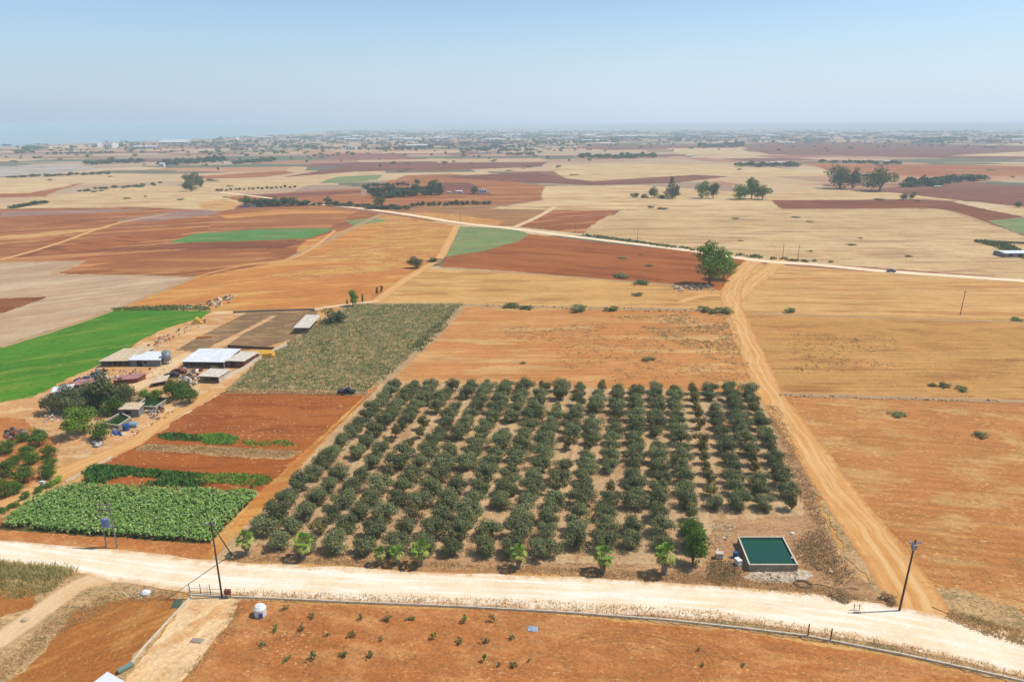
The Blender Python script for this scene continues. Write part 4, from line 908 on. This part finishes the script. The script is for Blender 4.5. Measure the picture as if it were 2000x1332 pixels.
# small things near the road
p = P(509,1201); e = empty('water_barrel', p, 0, 1, 'white plastic water barrel with a blue patch beside the kerb', 'water tank')
b = MB(); b.tube((0,0,0),(0,0,1.35),.85,.92,24); b.tube((0,0,1.35),(0,0,1.75),.92,.62,24); b.tube((0,0,1.75),(0,0,1.86),.32,.3,16)
link('body', b.mesh('body', white, False), (), e)
b = MB(); b.box((.35,-.84,.55),(.55,.12,.8), R(22)); link('blue_patch', b.mesh('blue_patch', blue), (), e)
b = MB(); b.tube((-.1,-.9,.15),(-.1,-1.05,.15),.06,n=8); link('tap', b.mesh('tap', steel), (), e)
e = empty('notice_board', P(446,1168), 0, 1, 'small brown notice board on two legs beside the strut pole', 'board')
b = MB(); b.box((0,0,1.15),(.95,.5,.75), rx=.1); link('panel', b.mesh('panel', rust), (), e)
for x in (-.38,.38): b = MB(); b.tube((x,0,-.2),(x,0,.8),.05,n=6); link('leg', b.mesh('leg', wood), (), e)
def rock(name, label, u, v, r, mat, cat='rock', sc=(1.2,.9,.7)):
    b = MB(); b.ball((0,0,r*.4), r, 2, sc, .12); return tag(link(name, b.mesh(name, mat), (), None, P(u, v)), label, cat)
rock('boulder', 'white boulder on the dry mound beside the fork in the road', 285,1160,.65, white)
rock('boulder', 'pale boulder lying on the edge of the dirt track', 50,1212,.5, stone)
rock('boulder', 'white stone in the dry grass right of the orchard tank', 1547,1042,.3, white)
rock('boulder', 'pale stone near the plot corner right of the tank', 1622,1118,.4, stone)
def crumpled(name, label, u, v, sx, sy, mat, cat):
    n = 8; V, Fc = [], []
    for i in range(n+1):
        for j in range(n+1): V.append(((i/n-.5)*sx+random.uniform(-.05,.05), (j/n-.5)*sy+random.uniform(-.05,.05), .14+random.uniform(0,.16)*(0 if i in (0,n) or j in (0,n) else 1)-.06*(i in (0,n))))
    for i in range(n):
        for j in range(n): a = i*(n+1)+j; Fc.append((a, a+n+1, a+n+2, a+1))
    me = bpy.data.meshes.new(name); me.from_pydata(V, [], Fc); o = link(name, me, mat, None, P(u, v)); m = o.modifiers.new('t', 'SOLIDIFY'); m.thickness = .03; o.rotation_euler.z = random.uniform(-.5, .5)
    return tag(o, label, cat)
crumpled('plastic_sheet', 'crumpled blue grey plastic sheet lying on the bare soil', 1040,1229,1.6,1.1, plain('grey_plastic', (160,176,190), .4), 'sheet')
crumpled('plastic_sheet', 'grey flattened sack on the driveway', 385,1252,1.9,.9, plain('grey_sack', (170,150,134), .7), 'sheet')
crumpled('shade_net', 'dark green net on the ground at the head of the kerb wall', 346,1180,1.4,1.9, plain('net_green', (78,96,74), .9), 'net')
e = empty('planting_trough', P(246,1308), R(50), 1, 'small teal trough at the foot of the kerb wall', 'trough')
b = MB(); b.box((0,0,.45),(2.0,.7,.3)); link('trough', b.mesh('trough', teal), (), e); b = MB(); b.box((0,0,.15),(1.6,.5,.4)); link('stand', b.mesh('stand', conc), (), e)
# around the orchard tank
def drum(label, u, v, r, h, mat, lying=False):
    e = empty('drum', P(u, v), random.uniform(0, 3), 1, label, 'drum'); b = MB()
    if lying: b.tube((-h/2,0,r),(h/2,0,r),r,n=18)
    else: b.tube((0,0,0),(0,0,h),r,n=18)
    link('body', b.mesh('body', mat), (), e); b = MB()
    for t in (.3, .66):
        if lying: b.tube((-h/2+h*t-.03,0,r),(-h/2+h*t+.03,0,r),r*1.05,n=18)
        else: b.tube((0,0,h*t-.03),(0,0,h*t+.03),r*1.05,n=18)
    link('ring', b.mesh('ring', mat), (), e)
drum('blue drum standing in the shade of the orchard tank', 1436,1089,.42,1.1, blue)
drum('dark blue drum beside the first farm tank', 247,840,.75,1.5, blue); drum('pale blue drum lying next to the dark blue one', 262,834,.7,1.6, plain('pale_blue', (150,176,196), .5), True)
def crate(label, u, v, sx, sy, sz, mat, rz=0, nm='crate', cat='crate'):
    e = empty(nm, P(u, v), rz, 1, label, cat)
    b = MB(); b.box((0,0,sz/2+.15),(sx,sy,sz), bev=.04); link('body', b.mesh('body', mat), (), e)
    b = MB(); b.box((0,0,sz+.19),(sx+.1,sy+.1,.08)); link('lid', b.mesh('lid', mat), (), e)
    for x in (-sx*.4, sx*.4): b = MB(); b.box((x,0,.05),(.12,sy*.96,.2)); link('runner', b.mesh('runner', wood), (), e)
crate('white topped pump box beside the blue drum at the orchard tank', 1441,1103,.75,1.1,.9, white, R(20), 'pump_box', 'pump box')
crate('cream crate with a dark shadow left of the orchard tank', 1404,1090,1.2,.8,.9, cream)
e = empty('hose_coil', P(1568,1142), 0, 1, 'tangled black irrigation hose in front of the orchard tank', 'hose'); b = MB()
for k in range(3):
    n = 18; rr = .7+.2*k
    for i in range(n): a0, a1 = 6.283*i/n, 6.283*(i+1)/n; b.tube((math.cos(a0)*rr*1.3, math.sin(a0)*rr, .12+.04*k), (math.cos(a1)*rr*1.3, math.sin(a1)*rr, .12+.04*k), .05, n=5)
link('coil', b.mesh('coil', tar), (), e); b = MB(); q0 = Vector((1.2, 0, .1))
for i in range(14): q1 = Vector((1.2+.55*i, -.12*i+.3*math.sin(i*.7), .1)); b.tube(q0, q1, .045, n=5); q0 = q1
link('loose_end', b.mesh('loose_end', tar), (), e)
# vehicles
def car(name, label, u, v, rz, body, pickup=False, s=1.0, cat='car'):
    e = empty(name, P(u, v)+Vector((0,0,ZL[0]+.01)), rz, s, label, cat)
    b = MB()
    prof = [(-2.1,.35),(-2.15,.75),(-1.95,.92),(-1.0,.98),(-.35,1.42),(.9,1.42),(1.55,1.02),(2.1,.95),(2.15,.4)] if not pickup else [(-2.3,.4),(-2.35,.9),(-1.3,1.0),(-.75,1.62),(.35,1.65),(.5,1.0),(2.3,1.0),(2.3,.5)]
    for y in (-.82, .82):
        b.bm.faces.new([b.bm.verts.new((x, y, z)) for x, z in prof])
    fs_ = list(b.bm.faces); v0, v1 = list(fs_[0].verts), list(fs_[1].verts); n = len(v0)
    for i in range(n): b.bm.faces.new([v0[i], v0[(i+1) % n], v1[(i+1) % n], v1[i]])
    link('body', b.mesh('body', body), (), e)
    for sx in (-1, 1):
        b = MB(); x0, x1, zt = (-.8, 1.2, 1.36) if not pickup else (-.95, .3, 1.55)
        b.face([(x0, sx*.835, 1.0), (x1, sx*.835, 1.0), (x1-.45, sx*.83, zt), (x0+.45, sx*.83, zt)]); link('side_window', b.mesh('side_window', glass), (), e)
        for x in (-1.35, 1.35):
            b = MB(); b.tube((x, sx*.7, .34), (x, sx*.9, .34), .34, n=16); w_ = link('wheel', b.mesh('wheel', tyre), (), e); b = MB(); b.tube((x, sx*.9, .34), (x, sx*.92, .34), .18, n=12); link('rim', b.mesh('rim', steel), (), w_)
    b = MB(); (b.face([(-.98,-.7,1.01),(-.98,.7,1.01),(-.4,.66,1.4),(-.4,-.66,1.4)]) if not pickup else b.face([(-1.28,-.7,1.05),(-1.28,.7,1.05),(-.8,.66,1.58),(-.8,-.66,1.58)]))
    for v_ in b.bm.verts: v_.co += Vector((-.03,0,.03))
    link('windscreen', b.mesh('windscreen', glass), (), e)
    return e
car('parked_car', 'dark blue grey car driving on the far pale road', 1740,532,R(168), plain('blue_grey_paint', (70,84,112), .3), cat='car')
car('pickup_truck', 'black pickup truck parked at the corner of the red field', 677,770,R(175), plain('black_paint', (40,40,44), .4), True, 1.0, 'truck')
car('derelict_car', 'dark derelict car in the yard before the white barn', 336,737,R(10), plain('faded_dark_paint', (70,62,62), .6))
car('derelict_car', 'rusty derelict car behind the dark one in the yard', 350,729,R(-8), rust)
# hay
def bales(label, u, v, nx, ny, nz, mat=hay, rz=.3):
    e = empty('straw_stack', P(u, v), rz, 1, label, 'straw stack'); 
    for k in range(nz):
        for i in range(nx-k):
            for j in range(ny):
                b = MB(); b.box((i*1.25+k*.6+random.uniform(-.05,.05), j*1.05, .35+k*.72), (1.2, 1.0, .7), random.uniform(-.05,.05), bev=.06); link('bale', b.mesh('bale', mat), (), e)
bales('stack of pale yellow bales at the corner of the green field', 378,634,3,3,3)
bales('low heap of orange straw bales in the manure yard', 388,661,4,1,1, plain('orange_straw', (206,140,66), .95, var=.25))
bales('bright yellow straw bales against the right end of the barn', 500,700,5,4,2, plain('yellow_straw', (224,168,60), .95, var=.25), .25)
# scrap heaps and rubble: nobody could count the pieces
def heap(name, label, px, n, smin, smax, mats, hmax=1., cat='scrap heap'):
    poly = [P(*p) for p in px]; xs, ys = [p.x for p in poly], [p.y for p in poly]; b = bmesh.new(); pts = inpoly(poly, n)
    me = bpy.data.meshes.new(name)
    for m in mats: me.materials.append(m)
    for x, y in pts:
        s = random.uniform(smin, smax); r = bmesh.ops.create_cube(b, size=1) if random.random() < .6 else bmesh.ops.create_icosphere(b, subdivisions=1, radius=.6)
        Mx = Matrix.Translation((x, y, random.uniform(.05, hmax*s))) @ Euler([random.uniform(-1, 1) for _ in range(3)]).to_matrix().to_4x4() @ Matrix.Diagonal((s*random.uniform(.5, 2), s, s*random.uniform(.2, .9), 1))
        bmesh.ops.transform(b, matrix=Mx, verts=r['verts']); k = random.randrange(len(mats))
        for f in {f for v in r['verts'] for f in v.link_faces}: f.material_index = k
    b.to_mesh(me); b.free(); return tag(link(name, me), label, cat, kind='stuff')
def inpoly(poly, n):
    xs = np.array([p[0] for p in poly]); ys = np.array([p[1] for p in poly]); out = []
    while len(out) < n:
        m = max(200, n*2); X = rng.uniform(xs.min(), xs.max(), m); Y = rng.uniform(ys.min(), ys.max(), m); ins = np.zeros(m, bool); j = len(xs)-1
        for i in range(len(xs)):
            c = ((ys[i] > Y) != (ys[j] > Y)) & (X < (xs[j]-xs[i])*(Y-ys[i])/(ys[j]-ys[i]+1e-12)+xs[i]); ins ^= c; j = i
        out += list(zip(X[ins], Y[ins]))
    return out[:n]
heap('scrap_heap', 'long jumble of dark scrap along the edge of the green field', [(75,785),(110,765),(150,745),(200,722),(215,728),(165,752),(110,775)], 170, .3, 1.1, [wood_g, rust, blue, greyw, dark])
heap('scrap_heap', 'pale and rusty scrap strewn behind the red shed', [(150,745),(200,735),(265,742),(250,750),(210,745),(160,752)], 90, .3, 1.0, [stone, rust, wood_g, cream])
heap('scrap_heap', 'red brown scrap beside the lean-to in the yard', [(232,738),(262,728),(290,736),(262,744)], 60, .2, .9, [rust, stone, redpaint])
heap('scrap_heap', 'mixed farm scrap between barn and derelict cars', [(358,722),(395,724),(385,748),(372,760),(350,745)], 70, .25, .9, [rust, greyw, wood, white])
heap('scrap_heap', 'rusty machinery scrap beside the pump house', [(286,800),(310,793),(325,800),(300,818),(285,815)], 50, .2, .9, [rust, greyw, stone])
heap('scrap_heap', 'bluish scrap near the near end of the farm tank', [(215,845),(232,840),(240,850),(222,856)], 22, .25, .8, [white, greyw, blue])
heap('scrap_heap', 'white sacks and junk under the small bright tree', [(178,866),(205,862),(208,872),(182,874)], 16, .3, .8, [white, greyw])
heap('scrap_heap', 'brown brush and junk above the citrus grove', [(5,850),(30,840),(55,845),(50,858),(15,862)], 60, .3, .9, [wood_g, rust, wood])
heap('rubble', 'line of troughs and boards behind the green field', [(338,601),(380,596),(460,575),(470,580),(420,605),(345,605)], 70, .3, 1.2, [stone, wood_g, rust, conc_w], .6, 'rubble')
heap('rubble', 'pale rubble strewn on the dry mound by the fork', [(220,1160),(260,1142),(330,1145),(335,1160),(260,1172)], 60, .08, .3, [stone, cream], .5, 'rubble')
heap('rubble', 'pale stones scattered beside the orchard tank', [(1385,1020),(1440,1015),(1430,1045),(1400,1080),(1388,1070)], 120, .08, .32, [stone, conc_w], .5, 'rubble')
heap('rubble', 'crumbled stones on the chalky patch before the tank', [(1455,1125),(1500,1116),(1580,1115),(1540,1138),(1480,1140)], 130, .08, .32, [stone, conc_w, conc], .5, 'rubble')
heap('rubble', 'pale heaps of stone under the tall eucalyptus', [(1310,560),(1380,557),(1400,570),(1330,572)], 50, .4, 1.2, [stone, cream], .6, 'rubble')
heap('rubble', 'broken line of stones across the dry right field', [(1520,771),(1700,776),(1960,783),(1960,786),(1700,780),(1520,775)], 170, .1, .4, [stone, wood_g, wood], .5, 'rubble')
heap('rubble', 'stones and scrub on the bank before the red field', [(920,592),(1120,600),(1360,604),(1360,612),(1120,606),(920,598)], 120, .15, .6, [stone, wood_g, wood], .4, 'rubble')
heap('rubble', 'pale clods scattered over the red field', [(440,770),(690,776),(600,870),(260,865)], 320, .05, .22, [stone, cream], .5, 'rubble')
heap('scrap_heap', 'troughs and timber strewn along the right edge of the green field', [(225,705),(290,672),(340,648),(400,626),(405,632),(345,660),(295,684),(240,712)], 90, .2, .7, [wood_g, rust, stone, conc_w, wood])
heap('scrap_heap', 'junk along the yard before the long bleached shed', [(200,722),(320,722),(330,735),(270,745),(215,735)], 60, .15, .5, [stone, wood, wood_g, hay, yard_w])
heap('scrap_heap', 'small junk and planks around the farm tanks', [(255,845),(300,818),(340,795),(380,775),(372,792),(310,825),(262,852)], 40, .15, .5, [stone, rust, greyw, conc_w])
heap('scrap_heap', 'white junk and blocks on the sandy ground behind the bright tree', [(75,812),(120,806),(125,822),(85,826)], 50, .15, .6, [stone, conc_w, cream])
heap('scrap_heap', 'rusty wreckage along the top of the yard lane', [(330,748),(372,742),(380,756),(335,764)], 60, .2, .8, [rust, wood_g, dark, stone])
heap('rubble', 'loose stones along the edge of the sandy lane', [(128,938),(165,918),(215,893),(220,900),(170,924),(132,945)], 60, .08, .25, [stone, conc_w], .4, 'rubble')
# ---------------------------------------------------------------- ground cover
def blades(name, label, px, n, h, w, per, mat, spread=.25, lean=.5, cat='weeds', base=0., noisef=None):
    poly = [P(*p) for p in px]; pts = np.array(inpoly(poly, n))
    if noisef is not None:
        from mathutils import noise as mn
        keep = [mn.noise(Vector((x*noisef, y*noisef, 3.3))) > -.05+random.uniform(-.15, .15) for x, y in pts]; pts = pts[np.array(keep)]; n = len(pts)
    pts = np.repeat(pts, per, 0); m = len(pts); o = rng.normal(0, spread, (m, 2)); B = np.zeros((m, 3)); B[:, :2] = pts+o; B[:, 2] = base
    hh = h*rng.uniform(.5, 1.3, m); a = rng.uniform(0, 6.283, m); l = rng.uniform(0, lean, m)*hh
    tip = B+np.stack([np.cos(a)*l, np.sin(a)*l, hh], 1); s = rng.uniform(0, 6.283, m); side = np.stack([np.cos(s), np.sin(s), rng.uniform(-.3, .3, m)], 1)*(w*rng.uniform(.6, 1.4, m))[:, None]; mid = (B+tip)/2+side*0
    me = quads(name, np.stack([B-side*.5, mid-side, tip, mid+side], 1), mat); return tag(link(name, me), label, cat, kind='stuff')
blades('weeds', 'grey green weeds covering the fallow plot beside the barn', [(640,625),(692,595),(905,595),(745,748),(712,766),(450,760),(505,706),(560,672)], 6500, .55, .2, 4, lf_weed, .5, .9)
blades('weeds', 'pale dry weeds along the lower edge of the fallow plot', [(445,762),(720,768),(715,775),(440,768)], 500, .5, .12, 4, lf_straw)
def crop():
    poly = [P(*p) for p in [(5,1030),(30,1003),(70,975),(140,952),(505,966),(455,1018),(410,1060),(250,1050)]]; pts = np.array(inpoly(poly, 3400)); V = []
    for x, y in pts:
        h = random.uniform(.9, 1.5)
        for k in range(7):
            a = random.uniform(0, 6.283); z = h*random.uniform(.45, 1); l = random.uniform(.3, .5); w = l*.42; d = Vector((math.cos(a), math.sin(a), 0)); sd = Vector((-d.y, d.x, 0)); dr = random.uniform(-.15, .3)
            p0 = Vector((x, y, z)); V.append([p0, p0+d*l*.55+sd*w+Vector((0,0,.1)), p0+d*l*1.2+Vector((0,0,-dr)), p0+d*l*.55-sd*w+Vector((0,0,.1))])
    tag(link('leafy_crop', quads('leafy_crop', np.array([[tuple(q) for q in f] for f in V]), lf_crop)), 'dense bright broad leaved crop beside the road', 'crop', kind='stuff')
crop()
blades('row_crop', 'thin dark green crop rows behind the leafy crop', [(165,940),(200,925),(330,936),(440,948),(520,955),(500,962),(330,950),(170,946)], 900, .8, .22, 4, lf_rowcrop, .25, .5, 'crop', noisef=.12)
blades('row_crop', 'green crop strip at the back of the leafy crop', [(160,925),(185,908),(260,915),(400,928),(380,938),(250,930),(170,935)], 900, .6, .2, 4, lf_rowcrop, .25, .5, 'crop')
blades('weeds', 'lime green weeds in the middle of the stony red field', [(388,852),(430,848),(466,856),(455,868),(400,868)], 600, .5, .2, 4, lf_lime, .3)
blades('weeds', 'dark green weeds left of the lime green patch', [(310,852),(335,846),(395,854),(395,862),(330,860)], 260, .5, .2, 4, lf_rowcrop, .3)
blades('weeds', 'sparse green weeds right of the lime green patch', [(470,862),(560,862),(580,872),(490,872)], 120, .4, .18, 4, lf_lime, .4)
blades('weeds', 'yellow green weeds at the right end of the crop rows', [(370,925),(520,928),(535,940),(500,950),(380,940)], 420, .45, .18, 4, lf_lime, .3)
blades('weeds', 'dry grey weed strip across the red field', [(290,868),(590,882),(560,895),(262,880)], 800, .32, .1, 4, lf_straw, .4)
blades('reeds', 'tall pale reeds at the left road edge', [(-60,1110),(0,1103),(60,1108),(110,1112),(150,1118),(120,1130),(40,1128),(-60,1130)], 420, 1.0, .06, 7, lf_reed, .6, .9, 'reeds')
blades('weeds', 'short dry weeds below the reeds', [(-60,1130),(130,1125),(110,1150),(40,1170),(-60,1160)], 420, .5, .08, 5, lf_reed, .3)
blades('weeds', 'dry weeds along the dirt track in the lower left', [(100,1215),(200,1165),(340,1155),(350,1168),(220,1180),(120,1240),(0,1330),(-20,1310)], 900, .3, .06, 4, lf_straw, .3)
blades('verge_grass', 'dry grass verge between the road and the kerb', [(460,1155),(1000,1172),(1400,1195),(1700,1245),(2000,1315),(2000,1332),(1700,1268),(1400,1222),(1000,1190),(460,1170)], 2000, .36, .05, 4, lf_straw, .3, cat='grass')
blades('verge_grass', 'dry grass at the track mouth on the right', [(1860,1195),(2000,1235),(2000,1262),(1900,1232),(1850,1210)], 420, .45, .07, 5, lf_straw, .3, cat='grass')
blades('brush', 'brown brush right of the orchard tank', [(1560,1060),(1590,1040),(1630,1080),(1660,1120),(1640,1140),(1590,1110),(1560,1090)], 420, .38, .1, 6, lf_brush, .8, 1.3, 'brush')
blades('brush', 'dry brush left of the orchard tank', [(1385,1100),(1430,1100),(1445,1125),(1440,1135),(1385,1135)], 260, .35, .1, 6, lf_brush, .7, 1.2, 'brush')
blades('weeds', 'dry weeds on the strip between palms and road', [(470,1085),(900,1103),(1400,1125),(1640,1150),(1690,1175),(1400,1143),(900,1110),(440,1094)], 1500, .35, .08, 4, lf_straw, .3)
blades('weeds', 'low dry weeds between the orchard trees', [(755,760),(1480,775),(1570,1000),(1380,1010),(1370,1100),(500,1070)], 5200, .22, .09, 4, lf_straw, .4, .9, noisef=.12)
blades('weeds', 'dry grass patches over the planted near field', [(480,1185),(1000,1200),(1400,1240),(1900,1332),(380,1332)], 2600, .22, .06, 5, lf_straw, .3, .9, noisef=.22)
blades('weeds', 'brown weeds along the right edge of the orchard', [(1500,790),(1520,800),(1600,985),(1640,1080),(1600,1050),(1560,960),(1510,830)], 700, .35, .08, 5, lf_brush, .5)
blades('scrub', 'green scrub along the corner of the fallow plot', [(800,680),(830,650),(860,630),(885,605),(870,640),(820,690)], 160, .7, .2, 5, lf_bush, .5, .6, 'scrub')
blades('weeds', 'weeds at the edge of the green field', [(220,604),(340,598),(410,602),(410,607),(330,606),(225,607)], 300, .9, .25, 5, lf_bush, .4)
blades('weeds', 'tussocks dotted over the orange field behind the orchard', [(960,640),(1430,620),(1470,750),(1150,745)], 1500, .28, .16, 5, lf_brush, .35, noisef=.06)
blades('weeds', 'grey dry weeds in the upper corner of the orange field', [(1180,620),(1428,610),(1465,720),(1380,700),(1280,650)], 1500, .3, .16, 5, lf_weed, .35, noisef=.09)
blades('weeds', 'dark tussocks dotted over the right dry field', [(1520,640),(1750,650),(1760,720),(1560,730)], 420, .3, .18, 5, lf_brush, .35, noisef=.06)
blades('weeds', 'seedling weeds scattered over the near field', [(480,1190),(1000,1210),(1350,1240),(1400,1332),(420,1332)], 900, .2, .06, 5, lf_straw, .18, noisef=.25)
blades('weeds', 'dry tufts along both sides of the driveway', [(455,1175),(480,1175),(455,1232),(400,1290),(350,1350),(335,1350),(395,1278),(440,1225)], 260, .25, .06, 5, lf_straw, .3)
blades('weeds', 'thin dry weeds over the tilled lower left field', [(160,1190),(335,1170),(240,1305),(60,1332),(90,1265)], 420, .2, .06, 5, lf_straw, .25, noisef=.3)
blades('weeds', 'scattered dry weeds over the right brown field', [(1560,800),(2000,800),(2000,1230),(1820,1170),(1640,920)], 1600, .22, .08, 5, lf_straw, .3, noisef=.08)
blades('scrub', 'green verge tufts along the far road', [(1140,458),(1300,480),(1480,502),(1600,512),(1600,515),(1480,506),(1300,484),(1140,461)], 160, 1.1, .5, 6, lf_bush, .7, .6, 'scrub')
blades('scrub', 'green scrub beside the right edge enclosure', [(1905,472),(1940,482),(2010,510),(2010,500),(1960,478)], 200, 2.0, .6, 6, lf_bush, .9, .6, 'scrub')
wall('enclosure_fence', 'dark fence line of the enclosure at the right picture edge', [(1903,473),(2000,477),(2200,486)], 1.4, .2, wood_g, 'fence')
# ---------------------------------------------------------------- haze
b = MB(); b.box((0, 0, 15), (56000, 56000, 124)); me = b.mesh('haze'); hz = link('haze', me); tag(hz, 'pale blue haze over the plain', kind='stuff')
m = bpy.data.materials.new('haze'); m.use_nodes = True; nt = m.node_tree; nt.nodes.clear(); out = nt.nodes.new('ShaderNodeOutputMaterial'); pv = nt.nodes.new('ShaderNodeVolumePrincipled')
pv.inputs['Color'].default_value = (.7, .91, 1, 1); pv.inputs['Density'].default_value = 1.9e-4; pv.inputs['Anisotropy'].default_value = .0
nt.links.new(pv.outputs[0], out.inputs['Volume']); me.materials.append(m)
# ---------------------------------------------------------------- light
SUN_EL, SUN_AZ = R(57), R(4)       # azimuth measured from +X towards +Y
sd = bpy.data.lights.new('sun', 'SUN'); so = bpy.data.objects.new('sun', sd); COL.objects.link(so); sd.energy = 4.6; sd.angle = R(.5); sd.color = (1, .95, .87)
dirv = Vector((math.cos(SUN_EL)*math.cos(SUN_AZ), math.cos(SUN_EL)*math.sin(SUN_AZ), math.sin(SUN_EL))); so.rotation_euler = dirv.to_track_quat('Z', 'Y').to_euler()
w = bpy.data.worlds.new('World'); S.world = w; w.use_nodes = True; nt = w.node_tree; bg = nt.nodes['Background']; sky = nt.nodes.new('ShaderNodeTexSky')
sky.sky_type = 'NISHITA'; sky.sun_disc = False; sky.sun_elevation = SUN_EL; sky.sun_rotation = math.pi/2-SUN_AZ; sky.air_density = 1.0; sky.dust_density = .3; sky.ozone_density = 3.0
g = G(nt); tc = g.n('ShaderNodeTexCoord').outputs['Generated']; sz = g.n('ShaderNodeSeparateXYZ'); g.l(tc, sz.inputs[0])
low = g.ramp(sz.outputs[2], 0, .15, .96, .12)            # dusty air thickening toward the horizon
hz_c = g.mix(g.ramp(sz.outputs[0], -.6, .2), (2.95, 3.98, 5.35, 1), (4.2, 5.25, 6.5, 1))
g.l(g.mix(low, sky.outputs[0], hz_c), bg.inputs[0]); bg.inputs[1].default_value = .15
S.view_settings.view_transform = 'Standard'; S.view_settings.look = 'None'; S.view_settings.exposure = -.1; S.view_settings.gamma = 1
S.cycles.volume_bounces = 1; S.cycles.max_bounces = 5; S.cycles.diffuse_bounces = 2; S.cycles.use_denoising = True
print('OBJECTS', len(S.objects)); print('MAXZ', max(l[4] for l in LAYERS)*.003)
